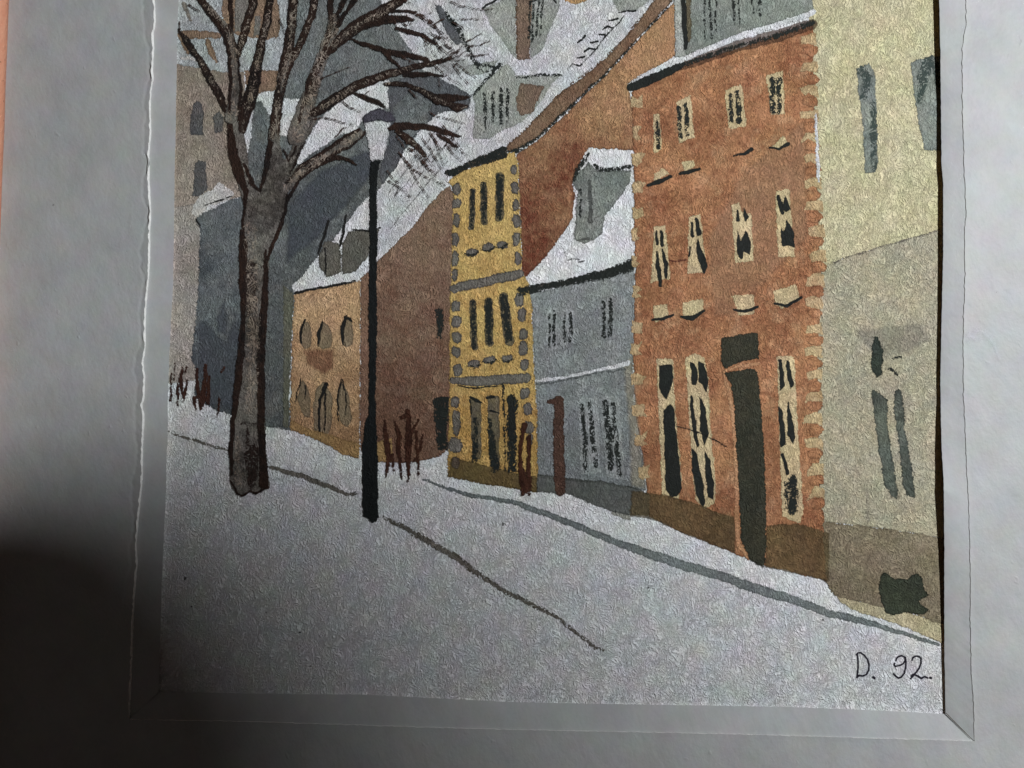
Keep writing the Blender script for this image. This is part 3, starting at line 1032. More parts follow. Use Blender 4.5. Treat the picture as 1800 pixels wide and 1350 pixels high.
part('window', yel, (Poly((826, 697), (846, 706), (846, 808), (830, 808), (828, 740)), GREY_UNDER, 12), (Brush((828, 698, 5), (838, 704, 7), (846, 708, 2)), INK, 13), (Brush((827, 704, 3), (828, 728, 2)), INK, 14), (Brush((836, 738, 9), (835, 809, 10)), INK_DRY2, 13))
part('window', yel, (Poly((856, 694), (878, 696), (878, 818), (862, 820), (858, 740)), GREY_UNDER, 12), (Brush((856, 700, 4), (868, 698, 5)), INK, 13), (Brush((862, 722, 3), (876, 725, 3)), INK, 13), (Brush((860, 738, 7), (870, 822, 18)), INK_DRY2, 13))
part('door', yel, (Poly((893, 694), (904, 692), (912, 705), (908, 740), (908, 830), (893, 830), (890, 740)), INK_DRY2, 14), (Brush((898, 698, 10), (900, 740, 12), (899, 770, 10)), INK, 15))
part('downpipe', yel, (Brush((884, 674, 5), (886, 720, 4), (888, 800, 3), (888, 830, 2)), INK_DRY2, 14))
for x, y in ((829, 443), (858, 435), (882, 430), (833, 640), (861, 632), (891, 630)):
    part('flower_box', yel, (blob(x, y, 22, 14, -0.2), STONE, 12), (Brush((x - 12, y + 4, 3), (x, y + 6, 4), (x + 11, y + 1, 3)), INK_DRY2, 13))
part('plinth', yel, (Poly((793, 804), (830, 812), (895, 828), (945, 838), (945, 866), (911, 859), (850, 851), (787, 837)), PLINTH_Y, 12))

# ------------------------------------------------------------------ blue grey house
BLUE = flat('blue_grey_wash', (118, 124, 124), (102, 108, 110), 1030, dark=0.16, gran=0.42)
BEIGE_E = flat('beige_seam_wash', (142, 138, 120), (128, 124, 110), 1110, op=0.75, dark=0.1, soft=9)
PLINTH_B = flat('grey_plinth_glaze', (82, 86, 80), (66, 70, 66), 1020, op=0.78, dark=0.25)
DORM_B = flat('dormer_green_grey', (116, 122, 116), (98, 104, 100), 1060, dark=0.28, gran=0.4)
DOORBR = flat('door_brown', (76, 50, 38), (66, 46, 36), 980, dark=0.2)
blue = part('painted_house', painting,
            (Poly((930, 515), (960, 510), (1000, 500), (1060, 484), (1115, 468), (1116, 560), (1112, 640), (1114, 704), (1120, 760), (1130, 804), (1136, 862), (1060, 850), (1000, 844), (944, 838),
                  (944, 720), (939, 640), (935, 540)), BLUE, 9, dict(grad=(1040, 500, 1040, 900))),
            (Poly((1092, 640), (1114, 620), (1120, 700), (1132, 804), (1138, 864), (1106, 856), (1104, 760)), BEIGE_E, 10),
            label='low blue grey house with a snowy roof between the yellow and orange houses')
part('eave', blue, (Poly((910, 504), (960, 498), (1000, 489), (1060, 474), (1090, 464), (1116, 450), (1116, 476), (1060, 492), (1000, 501), (960, 510), (925, 520), (912, 520)), INK_DRY2, 12),
     (Brush((912, 510, 8), (960, 502, 9), (1000, 496, 9), (1060, 481, 10), (1113, 464, 12)), flat('eave_dark_brown', (52, 48, 42), (60, 54, 44), 1010, op=0.85), 11))
part('ridge_line', blue, (Brush((943, 670, 5), (1000, 662, 6), (1060, 649, 6), (1104, 638, 8)), SNOWWHITE, 11), (Brush((944, 676, 2), (1000, 667, 3.5), (1050, 655, 3.5), (1100, 649, 3)), flat('slate_line', (82, 88, 90), (90, 96, 96), 1000), 12))
PANE_B = flat('pale_blue_touch2', (148, 154, 154), (134, 141, 142), 1020, op=0.75, dark=0.0)
part('window', blue, (Poly((960, 546), (980, 544), (980, 614), (961, 616)), PANE_B, 10), (Brush((966, 553, 3.5), (966, 611, 3.5)), INK_DRY2, 11), (Brush((974, 548, 4), (974, 607, 6)), INK_DRY2, 11))
part('window', blue, (Poly((987, 546), (1010, 544), (1010, 602), (988, 605)), PANE_B, 10), (Brush((993, 552, 4), (992, 600, 6)), INK_DRY2, 11), (Brush((1003, 551, 6), (1003, 598, 7)), INK_DRY2, 11))
part('window', blue, (Poly((1055, 524), (1082, 520), (1084, 596), (1058, 598)), flat('pale_blue_touch', (140, 146, 146), (130, 136, 138), 1070, op=0.7), 10), (Brush((1061, 532, 7), (1062, 590, 6)), INK_DRY2, 11), (Brush((1074, 526, 7), (1073, 588, 8)), INK_DRY2, 11))
part('window', blue, (Poly((1016, 700), (1050, 698), (1056, 832), (1022, 834)), PANE_B, 10), (Brush((1022, 712, 7), (1029, 770, 9), (1029, 829, 8)), INK_DRY, 11), (Brush((1036, 708, 8), (1042, 770, 8), (1048, 818, 8)), INK_DRY, 11))
part('window', blue, (Poly((1058, 698), (1088, 696), (1098, 844), (1066, 838)), PANE_B, 10), (Brush((1064, 706, 10), (1071, 770, 13), (1074, 822, 10)), INK_DRY, 11), (Brush((1078, 710, 8), (1083, 780, 9), (1090, 836, 8)), INK_DRY, 11))
part('door', blue, (Brush((983, 704, 17), (982, 760, 19), (983, 820, 20), (985, 862, 18)), DOORBR, 16), (Brush((963, 705, 5), (976, 706, 11)), DOORBR, 17))
part('plinth', blue, (Poly((944, 834), (985, 838), (1000, 841), (1060, 846), (1112, 856), (1142, 868), (1142, 906), (1108, 906), (1065, 896), (1000, 869), (944, 865)), PLINTH_B, 12))
bd = part('dormer', blue, (Poly((1031, 289), (1034, 284), (1051, 301), (1110, 299), (1107, 322), (1084, 353), (1062, 384), (1058, 412), (1046, 420), (1028, 428), (1010, 422), (1012, 391), (1015, 335), (1007, 320), (1020, 300)), DORM_B, 9),
          (Brush((1020, 334, 5), (1020, 382, 4)), INK_DRY2, 10), (Brush((1037, 318, 5), (1038, 388, 8)), flat('dormer_shade', (80, 84, 80), (88, 92, 88), 1040, op=0.8), 10),
          (Brush((1046, 290, 5), (1052, 298, 8), (1080, 297, 7), (1112, 291, 6)), INK_DRY2, 11), (Brush((1034, 270, 4), (1028, 282, 8), (1016, 296, 8), (1008, 318, 5)), INK_DRY2, 11),
          (Brush((1036, 420, 3), (1018, 421, 3)), flat('dormer_shade2', (84, 88, 84), (90, 94, 90), 1040, op=0.8), 10),
          label='snow capped grey dormer window')
part('roof_scratch', blue, *[(Brush((x, y, 1.5), (x + dx, y + dy, 1.5)), INK_LEFT, 10) for x, y, dx, dy in ((992, 442, 3, 6), (998, 458, 8, -3), (1010, 454, 9, 2), (1018, 461, 10, -3))])

# ------------------------------------------------------------------ orange brick house
ORANGE = flat('orange_brick_wash', (168, 114, 66), (132, 80, 42), 1280, dark=0.3, gran=0.36, blot=1.0, edge=1.4, bloom=0.6)
CREAM = flat('cream_reserve', (190, 170, 122), (176, 154, 108), 1280, dark=0.08, gran=0.25)
CREAM_Q = flat('corner_stone_cream', (180, 156, 108), (160, 130, 84), 1280, dark=0.1, gran=0.3, blot=1.4)
MANS = flat('mansard_grey_green', (122, 130, 122), (110, 118, 111), 1300, dark=0.15)
MANS_L = flat('mansard_pale_wash', (152, 156, 150), (140, 146, 140), 1210, dark=0.2)
DOORG = flat('door_dark_olive', (58, 56, 42), (46, 48, 38), 1310, dark=0.2, gran=0.3)
PLINTH_O = flat('brown_plinth_glaze', (112, 92, 52), (90, 76, 46), 1280, op=0.62, dark=0.3)
JAMB = flat('door_jamb_cream', (186, 136, 88), (172, 118, 72), 1290, dark=0.1)
orange = part('painted_house', painting,
              (Poly((1110, 165), (1120, 152), (1200, 115), (1300, 84), (1430, 42), (1430, 120), (1436, 300), (1443, 480), (1437, 650), (1440, 800), (1441, 880), (1456, 938), (1456, 1022),
                    (1395, 1006), (1345, 994), (1290, 972), (1200, 936), (1140, 907), (1138, 865), (1130, 804), (1118, 740), (1114, 660), (1114, 600), (1117, 480), (1114, 280), (1112, 200)), ORANGE, 10),
              (Poly((1240, 420), (1300, 300), (1420, 200), (1425, 420), (1290, 560), (1250, 560)), flat('pale_brick_bloom', (168, 124, 84), (162, 114, 74), 1320, op=0.6, dark=0.0, soft=13), 11),
              (Brush((1190, 749, 1.5), (1230, 760, 2), (1277, 785, 2)), INK_LEFT, 22), (Brush((1176, 458, 2), (1190, 460, 2.5), (1205, 456, 2)), flat('crack_red', (96, 48, 30), (96, 48, 30), 1190), 12),
              label='tall orange brick house with cream windows and corner stones')
part('eave', orange, (Brush((1108, 154, 14), (1130, 144, 19), (1160, 132, 17), (1185, 120, 15), (1200, 113, 10)), INK, 13),
     (Brush((1190, 118, 16), (1230, 105, 18), (1300, 80, 20), (1370, 62, 22), (1428, 42, 18)), flat('eave_umber', (96, 66, 44), (84, 58, 40), 1300, op=0.6), 12),
     (Brush((1200, 114, 8), (1240, 100, 9), (1300, 80, 8), (1360, 64, 10), (1428, 40, 10)), INK_DRY, 13))
part('gutter_snow', orange, (Brush((1110, 144, 4), (1150, 124, 7), (1205, 103, 7), (1250, 84, 9), (1300, 64, 9), (1370, 43, 8), (1430, 22, 9)), SNOWWHITE, 14))
mans = part('mansard_roof', orange, (Poly((1184, -40), (1424, -40), (1430, 18), (1370, 38), (1300, 58), (1206, 98), (1188, 100), (1186, 40)), MANS, 11, dict(grad=(1300, 0, 1240, 90))),
            (Poly((1184, -40), (1196, -40), (1199, 40), (1202, 84), (1206, 98), (1188, 100), (1186, 40)), MANS_L, 12),
            (Brush((1201, -20, 8), (1203, 40, 9), (1206, 84, 7)), INK, 13), (Brush((1209, -10, 10), (1211, 70, 9)), flat('mansard_brown', (92, 84, 62), (84, 78, 60), 1210), 12),
            (Brush((1238, 0, 3), (1239, 74, 2.5)), INK_DRY2, 13), (Brush((1246, -10, 3), (1252, 66, 5)), INK_DRY2, 13), (Brush((1258, 0, 3), (1259, 56, 3)), INK_DRY, 13),
            (Brush((1288, -5, 5), (1290, 22, 4), (1292, 42, 3)), INK_DRY2, 13), (Brush((1299, 0, 2), (1300, 48, 2)), INK_DRY, 13), (Brush((1322, 0, 4), (1326, 32, 3)), INK_DRY2, 13), (Brush((1335, 0, 7), (1336, 26, 6)), INK_DRY, 13))
for y, w, x0 in ((178, 20, 1112), (233, 14, 1114), (279, 20, 1113), (330, 20, 1114), (374, 19, 1114), (412, 14, 1113), (458, 15, 1113), (513, 15, 1114), (574, 18, 1113), (613, 22, 1111), (667, 24, 1111),
                 (722, 24, 1113), (773, 24, 1118), (832, 22, 1124)):
    j = [random.uniform(-3, 3) for _ in range(8)]
    part('corner_stone', orange, (Poly((x0 - 2, y - 10), (x0 + w * 0.45, y - 6 + j[0] * 2), (x0 + w * 0.9 + j[1] * 1.5, y - 10 + j[2] * 2), (x0 + w * 0.65 + j[3] * 1.5, y + 2), (x0 + w * 0.9 + j[4], y + 9 + j[5]),
                                       (x0 + w * 0.3, y + 12 + j[6]), (x0 - 2, y + 9)), CREAM_Q, 12))
for y, x in ((69, 1420), (117, 1422), (160, 1423), (202, 1424), (240, 1424), (280, 1425), (322, 1428), (362, 1430), (406, 1434), (450, 1436), (494, 1434), (532, 1430), (577, 1430), (618, 1430), (657, 1430), (697, 1430),
             (737, 1430), (779, 1431), (826, 1433), (868, 1434)):
    j = [random.uniform(-3, 3) for _ in range(6)]
    part('corner_stone', orange, (Poly((x - 12 + j[0] * 2, y - 5 + j[4]), (x + 2 + j[5] * 2, y - 10 + j[1] * 2), (x + 15, y - 10), (x + 16, y + 11), (x + j[1], y + 7 + j[2]), (x - 13 + j[3] * 2, y + 9 + j[4])), CREAM_Q, 12),
         (blob(x + 4 + j[0], y + 20 + j[1], 26, 19, 0, 9, 0.2), ORANGE, 13))


def owin(panes, darks, dry=()):
    part('window', orange, (Poly(*panes), CREAM, 12), *[(s, INK, 13) for s in darks], *[(s, INK_DRY2, 13) for s in dry])


owin(((1149, 201), (1159, 199), (1164, 262), (1149, 271)), (), (Brush((1154, 212, 5), (1157, 235, 9), (1157, 260, 7)),))
owin(((1189, 179), (1214, 168), (1221, 242), (1193, 251)), (), (Brush((1193, 190, 8), (1196, 240, 8)), Brush((1206, 182, 6), (1208, 235, 9))))
owin(((1274, 158), (1304, 148), (1312, 222), (1281, 227)), (), (Brush((1284, 166, 7), (1286, 212, 8)), Brush((1297, 162, 8), (1299, 212, 10))))
owin(((1347, 133), (1376, 124), (1380, 200), (1356, 203)), (), (Brush((1358, 140, 10), (1358, 165, 9), (1359, 196, 11)), Brush((1370, 140, 11), (1369, 160, 8), (1370, 198, 8))))
owin(((1150, 399), (1170, 396), (1178, 489), (1144, 498)), (Brush((1154, 406, 3), (1155, 428, 5)), Brush((1162, 406, 5), (1164, 430, 7)), Brush((1155, 442, 3), (1157, 470, 9), (1161, 502, 6)), Brush((1165, 438, 3), (1170, 465, 8), (1171, 488, 5))))
owin(((1211, 382), (1231, 376), (1242, 478), (1209, 481)), (Brush((1217, 392, 4), (1217, 415, 6)), Brush((1225, 386, 6), (1228, 411, 9)), Poly((1226, 418), (1233, 436), (1241, 455), (1243, 470), (1239, 482), (1231, 470), (1225, 448), (1224, 428)), Brush((1213, 434, 3), (1212, 450, 3))))
owin(((1286, 361), (1300, 358), (1303, 372), (1320, 376), (1325, 458), (1293, 463)), (Brush((1296, 370, 3), (1297, 386, 7)), Poly((1307, 364), (1312, 374), (1316, 382), (1311, 391), (1306, 380)),
     Poly((1296, 404), (1302, 424), (1310, 404), (1318, 420), (1321, 436), (1318, 448), (1308, 442), (1304, 458), (1298, 450), (1295, 430))))
owin(((1363, 336), (1387, 333), (1390, 370), (1397, 451), (1368, 453)), (Brush((1368, 344, 5), (1372, 358, 9), (1375, 374, 6)), Poly((1380, 344), (1391, 368), (1380, 374), (1376, 366)),
     Poly((1372, 398), (1378, 410), (1382, 386), (1390, 398), (1396, 408), (1397, 435), (1386, 432), (1375, 434))))
for cream, dark in (((), ((1290, 274, 3), (1310, 270, 5), (1322, 262, 7))),
                    (((1356, 258), (1378, 238), (1385, 250), (1370, 263)), ((1353, 260, 3), (1370, 262, 4), (1387, 252, 7))),
                    (((1149, 306), (1166, 296), (1175, 306), (1150, 319)), ((1138, 326, 5), (1155, 321, 9), (1180, 309, 5))),
                    (((1200, 285), (1220, 281), (1223, 290), (1203, 303)), ((1195, 306, 5), (1210, 302, 8), (1230, 296, 4)))):
    part('window_sill', orange, *([(Poly(*cream), CREAM, 12)] if cream else []), (Brush(*dark), INK, 13))
part('window_sill', orange, (Poly((1148, 538), (1172, 534), (1177, 558), (1151, 567)), CREAM, 12), (Brush((1147, 563, 4), (1165, 560, 6), (1183, 553, 5)), INK, 13))
part('window_sill', orange, (Poly((1201, 531), (1237, 526), (1237, 544), (1222, 556), (1200, 556)), CREAM, 12), (Brush((1198, 557, 4), (1216, 560, 9), (1237, 546, 5)), INK, 13))
part('window_sill', orange, (Poly((1287, 520), (1326, 517), (1325, 552), (1298, 556), (1294, 540)), CREAM, 12), (Brush((1290, 545, 3), (1310, 547, 6), (1332, 540, 5)), INK, 13))
part('window_sill', orange, (Poly((1360, 511), (1400, 500), (1406, 528), (1376, 542), (1362, 534)), CREAM, 12), (Brush((1362, 534, 4), (1385, 537, 6), (1408, 524, 5)), INK, 13))
owin(((1154, 631), (1183, 631), (1185, 690), (1189, 745), (1199, 845), (1193, 876), (1164, 870), (1160, 780)),
     (Poly((1158, 642), (1181, 641), (1184, 671), (1171, 703), (1160, 690)), Poly((1178, 711), (1184, 716), (1191, 782), (1199, 856), (1190, 872), (1178, 876), (1170, 860), (1168, 780), (1166, 722))))
owin(((1204, 629), (1222, 622), (1238, 628), (1245, 667), (1248, 738), (1258, 850), (1256, 886), (1238, 893), (1222, 878), (1214, 780), (1209, 690)),
     (Poly((1213, 637), (1222, 640), (1227, 660), (1224, 678), (1216, 676)), Poly((1227, 634), (1238, 640), (1245, 670), (1243, 692), (1234, 676), (1228, 672)),
      Brush((1215, 696, 4), (1219, 740, 8), (1226, 783, 5)), Poly((1230, 694), (1239, 715), (1246, 760), (1238, 784), (1231, 756)), Poly((1215, 784), (1225, 800), (1236, 850), (1240, 884), (1235, 893), (1224, 870), (1217, 830)),
      Poly((1238, 790), (1248, 808), (1255, 850), (1254, 878), (1244, 872), (1240, 830))))
owin(((1366, 627), (1396, 626), (1403, 760), (1412, 900), (1406, 920), (1375, 908), (1371, 800)),
     (Poly((1368, 633), (1374, 632), (1380, 680), (1372, 688)), Poly((1382, 632), (1388, 636), (1395, 676), (1390, 684), (1384, 668)), Poly((1368, 712), (1376, 722), (1382, 782), (1372, 786)),
      Poly((1384, 702), (1392, 730), (1398, 770), (1396, 782), (1384, 762)), Brush((1376, 798, 6), (1384, 832, 6))), (Brush((1394, 842, 16), (1394, 895, 20)), Brush((1382, 850, 9), (1386, 895, 9))))
door = part('door', orange, (Poly((1273, 656), (1287, 652), (1331, 648), (1337, 700), (1344, 800), (1347, 900), (1347, 950), (1344, 998), (1331, 990), (1317, 984), (1303, 950), (1299, 860), (1294, 780), (1290, 700), (1284, 672)), DOORG, 17),
            label='dark olive front door')
part('transom', orange, (Poly((1268, 595), (1300, 588), (1333, 584), (1334, 630), (1300, 637), (1275, 648), (1268, 636)), DOORG, 17))
part('door_frame', orange, (Brush((1271, 652, 4), (1282, 690, 7), (1291, 750, 8), (1296, 850, 8), (1295, 930, 8), (1300, 960, 8), (1316, 980, 7)), JAMB, 16), (Brush((1272, 653, 3), (1300, 643, 6), (1333, 639, 6)), JAMB, 18))
part('plinth', orange, (Poly((1134, 866), (1168, 869), (1190, 877), (1215, 882), (1250, 896), (1292, 910), (1294, 930), (1292, 972), (1200, 937), (1150, 913), (1108, 907), (1110, 862)), PLINTH_O, 14),
     (Poly((1347, 924), (1400, 920), (1458, 936), (1457, 1022), (1395, 1007), (1346, 997)), PLINTH_O, 14))

# ------------------------------------------------------------------ cream house at the right edge
CREAMW = flat('cream_wall_wash', (190, 182, 142), (178, 172, 128), 1550, dark=0.08, gran=0.36)
BEIGE = flat('beige_wall_wash', (170, 161, 130), (156, 152, 128), 1550, dark=0.15, gran=0.40)
PLINTH_C = flat('taupe_plinth_wash', (134, 122, 96), (118, 106, 80), 1560, dark=0.2, gran=0.4, bloom=0.2)
FOOT = flat('pale_yellow_foot', (184, 172, 132), (170, 158, 120), 1560, dark=0.15)
SHUT = flat('grey_green_shutter', (132, 140, 130), (108, 118, 112), 1540, dark=0.25)
SHUT_D = flat('deep_green_shutter', (96, 104, 92), (70, 78, 70), 1570, dark=0.35, op=0.9, blot=1.6, edge=2.2)
DGREEN = flat('cellar_green', (58, 66, 48), (50, 56, 44), 1590, dark=0.4)
SHUT_K = flat('black_green_shutter', (50, 60, 52), (44, 52, 46), 1540, dark=0.3)
GDRY = paint('green_black_dry', C(66, 78, 74, 1550), None, 0.95, 1.2, 0.46, 0.0, 0.1, 0.5, 0.5)
cream = part('painted_house', painting,
             (Poly((1424, -60), (1720, -60), (1720, 390), (1652, 405), (1560, 431), (1480, 456), (1450, 472), (1432, 460), (1426, 300), (1422, 100)), CREAMW, 8),
             (Poly((1446, 470), (1480, 454), (1560, 430), (1652, 404), (1720, 386), (1720, 960), (1648, 944), (1530, 926), (1448, 917), (1432, 900), (1430, 700), (1432, 540)), BEIGE, 9),
             (Brush((1452, 466, 2), (1480, 455, 2.5), (1560, 431, 2), (1650, 405, 2)), flat('pencil_line', (120, 112, 100), (120, 112, 100), 1540, op=0.7), 10),
             (Brush((1434, 200, 4), (1438, 300, 6), (1440, 320, 3)), SNOWWHITE, 15),
             (Poly((1500, 580), (1560, 570), (1620, 566), (1640, 600), (1600, 620), (1540, 640)), flat('smudge_grey', (134, 132, 122), (140, 136, 124), 1570, op=0.4, dark=0.0, soft=9), 10),
             (Brush((1524, 860, 10), (1526, 915, 12)), flat('smudge_grey2', (140, 134, 124), (140, 134, 124), 1530, op=0.5, dark=0.0, soft=9), 10),
             label='tall cream house at the right edge with grey green shutters')
part('shutter', cream, (Poly((1506, 120), (1529, 111), (1538, 130), (1541, 200), (1543, 285), (1539, 303), (1520, 305), (1517, 220), (1508, 150)), SHUT, 10), (Brush((1513, 122, 14), (1526, 136, 16), (1518, 168, 16)), GDRY, 11),
     (Brush((1534, 180, 10), (1536, 230, 12), (1537, 296, 10)), GDRY, 11))
part('shutter', cream, (Poly((1601, 108), (1640, 99), (1720, 90), (1720, 262), (1625, 264), (1612, 200), (1604, 140)), SHUT, 10), (Brush((1634, 106, 22), (1624, 130, 22), (1616, 180, 8)), GDRY, 11),
     (Brush((1645, 115, 12), (1648, 150, 10)), GDRY, 12))
part('shutter', cream, (Poly((1538, 591), (1544, 593), (1552, 616), (1551, 656), (1540, 664), (1530, 642), (1533, 611)), SHUT_K, 11), (Poly((1533, 686), (1547, 691), (1560, 702), (1561, 760), (1569, 804), (1578, 860), (1578, 877), (1567, 873), (1553, 847), (1542, 771), (1536, 727)), SHUT_D, 11))
part('shutter', cream, (Poly((1573, 684), (1584, 684), (1589, 711), (1591, 756), (1600, 804), (1608, 858), (1608, 877), (1598, 873), (1587, 853), (1578, 760), (1571, 727)), SHUT_D, 11),
     (Brush((1570, 630, 4), (1584, 628, 5)), INK_DRY2, 11), (Brush((1564, 648, 6), (1576, 656, 6)), INK_DRY2, 11))
part('plinth', cream, (Poly((1446, 917), (1530, 926), (1600, 936), (1648, 944), (1720, 958), (1720, 1110), (1655, 1096), (1600, 1078), (1542, 1065), (1489, 1053), (1467, 1047), (1453, 1026)), PLINTH_C, 11))
part('foot_strip', cream, (Poly((1462, 1034), (1489, 1052), (1545, 1064), (1600, 1077), (1655, 1094), (1720, 1108), (1720, 1150), (1655, 1130), (1600, 1106), (1560, 1091), (1510, 1076), (1478, 1060)), FOOT, 9))
part('cellar_window', cream, (Poly((1548, 1010), (1553, 1006), (1562, 1010), (1573, 1018), (1596, 1018), (1604, 1010), (1611, 1007), (1621, 1016), (1624, 1031), (1632, 1047), (1614, 1056), (1632, 1073), (1624, 1081), (1596, 1077), (1570, 1081), (1558, 1076), (1548, 1058), (1545, 1036)), DGREEN, 12))

# ------------------------------------------------------------------ street: kerb, ruts, bushes
KERB = flat('kerb_blue_grey', (112, 121, 120), (98, 106, 108), 1150, dark=0.25)
RUT = flat('rut_grey_brown', (92, 88, 80), (78, 76, 70), 750, edge=1.8, dark=0.1)
RUT_DRY = paint('rut_dry_brush', C(84, 80, 70, 950), None, 0.95, 1.6, 0.38, 0.0, 0.2)
STREET = flat('street_snow_wash', (176, 179, 182), (164, 168, 172), 1000, op=0.17, dark=0.0, gran=0.2, soft=13, blot=0.4)
part('painted_street', painting, (Poly((200, 740), (310, 752), (402, 784), (500, 806), (640, 836), (742, 846), (818, 871), (900, 885), (1040, 940), (1200, 998), (1400, 1062), (1720, 1158), (1720, 1330), (200, 1330)), STREET, 1),
     label='wide grey white snowy street in front of the houses')
part('painted_kerb', painting, (Brush((742, 842, 3), (780, 856, 5), (818, 869, 7), (900, 882, 8), (973, 908, 11), (1040, 935, 11), (1078, 951, 12), (1133, 971, 15), (1200, 993, 17), (1262, 1011, 16),
                                      (1333, 1036, 17), (1400, 1056, 15), (1456, 1078, 13), (1511, 1090, 12), (1567, 1107, 8), (1622, 1124, 6), (1655, 1136, 3)), KERB, 3),
     (Brush((1078, 902, 6), (1100, 907, 12), (1108, 912, 4)), flat('dirty_snow', (140, 140, 128), (128, 130, 122), 1100, op=0.8), 3))
part('painted_rut', painting, (Brush((296, 760, 3), (336, 772, 4), (380, 786, 4), (404, 792, 3)), RUT, 3), (Brush((474, 822, 5), (500, 828, 8), (531, 837, 9), (560, 848, 9), (585, 858, 8), (607, 868, 6), (629, 868, 2)), RUT, 3))
part('painted_rut', painting, (Brush((673, 908, 3), (690, 917, 8), (711, 927, 9), (751, 951, 11), (796, 976, 12), (840, 1009, 10), (884, 1038, 9), (938, 1064, 8), (984, 1088, 5), (1007, 1108, 6), (1044, 1137, 7), (1066, 1144, 3)), RUT_DRY, 3),
     (Brush((673, 908, 2), (711, 927, 5), (751, 951, 7), (796, 976, 8), (840, 1009, 5), (884, 1038, 6), (938, 1064, 5), (984, 1088, 3), (1044, 1137, 4), (1064, 1143, 2)), RUT, 4))
BUSH = paint('bush_red_brown', C(74, 46, 34, 720), C(56, 34, 26, 720), 0.95, 1.6, None, 0.2, 0.3)
BUSH_L = paint('bush_dark_brown', C(58, 36, 28, 330), C(46, 30, 26, 330), 0.97, 1.4, None, 0.0, 0.3)
part('painted_bush', painting, *[(Brush(*s), BUSH, 18 + i % 2) for i, s in enumerate((
    ((676, 738, 3), (680, 782, 12), (684, 805, 10), (678, 838, 3)), ((693, 738, 3), (702, 768, 9), (700, 790, 8), (707, 842, 3)), ((716, 722, 8), (719, 745, 9), (718, 782, 13), (718, 812, 9), (718, 848, 3)),
    ((735, 738, 4), (722, 764, 7), (716, 790, 5)), ((731, 760, 6), (734, 800, 5), (736, 838, 3)), ((706, 735, 8), (714, 730, 6)), ((690, 800, 6), (692, 828, 3)), ((744, 764, 2), (738, 790, 6), (728, 812, 3))))],
    label='reddish brown bush beside the lamp post')
part('painted_bush', painting, *[(Brush(*s), BUSH, 20 + i % 2) for i, s in enumerate((
    ((922, 745, 4), (917, 770, 8), (914, 800, 6), (916, 830, 9), (919, 870, 6)), ((931, 768, 8), (929, 800, 7), (930, 835, 9), (932, 869, 4)), ((922, 748, 10), (920, 760, 8)), ((914, 815, 8), (924, 850, 14), (925, 864, 8))))],
    label='dark brown bush at the corner of the yellow house')
part('painted_bush', painting, *[(Brush(*s), BUSH_L, 10 + i % 2) for i, s in enumerate((
    ((320, 644, 3), (318, 668, 8), (322, 700, 4)), ((313, 676, 4), (312, 690, 6), (313, 713, 2)), ((302, 656, 2), (300, 690, 4), (300, 704, 4)), ((307, 638, 2), (307, 668, 2)), ((328, 646, 4), (326, 656, 2)), ((329, 668, 3), (325, 690, 6), (323, 706, 2)),
    ((346, 650, 5), (348, 698, 7)), ((362, 642, 6), (360, 672, 8), (357, 700, 12), (356, 712, 5)), ((367, 662, 6), (365, 708, 7)), ((342, 700, 8), (344, 722, 3)), ((354, 706, 10), (352, 720, 4)), ((385, 702, 5), (383, 732, 2)), ((395, 645, 4), (388, 656, 2))))],
    label='thin dark brown fence of stems at the left edge')

# ------------------------------------------------------------------ roof tile lines of the small snowy roof
PEN = paint('pen_line', C(70, 68, 66, 740), None, 0.85, 0.5, None, 0.0, 0.1)
part('painted_tile_lines', painting, *[(Brush((x0, y0, 1.6), (x1, y1, 1.8)), PEN, 2) for x0, y0, x1, y1 in (
    (724, 286, 684, 338), (722, 313, 693, 347), (740, 336, 686, 402), (787, 283, 742, 334), (810, 222, 762, 280), (787, 251, 758, 286), (731, 236, 712, 262), (771, 224, 744, 258), (700, 330, 692, 345), (745, 300, 722, 330), (764, 262, 740, 292))],
    label='thin pen lines of tiles on the snowy roof right of the lamp')

# ------------------------------------------------------------------ street lamp
POST = paint('post_black_green', C(24, 27, 27, 650), C(18, 21, 22, 650), 0.99, 1.3, None, 0.0, 0.15, 0.5, 0.6)
GLASSW = flat('lantern_pale_wash', (168, 170, 172), (150, 154, 156), 664, dark=0.12)
CAPC = flat('lantern_violet_cap', (62, 60, 70), (54, 52, 60), 664, dark=0.2)
street_lamp = part('painted_street_lamp', painting,
                   (Poly((652, 282), (669, 282), (665, 300), (662, 330), (664, 420), (662, 480), (663, 560), (660, 700), (662, 760), (664, 800), (665, 906), (661, 916), (653, 921), (646, 910), (638, 906), (637, 790), (641, 748),
                         (648, 728), (649, 640), (648, 560), (650, 430), (650, 330)), POST, 27), label='black street lamp post standing in the snow')
part('lantern', street_lamp, (Poly((641, 216), (660, 212), (686, 216), (681, 246), (673, 281), (652, 282), (646, 246)), GLASSW, 27))
part('lantern_cap', street_lamp, (Poly((637, 204), (650, 196), (668, 191), (688, 197), (695, 212), (680, 213), (664, 211), (648, 215), (641, 214)), CAPC, 28))

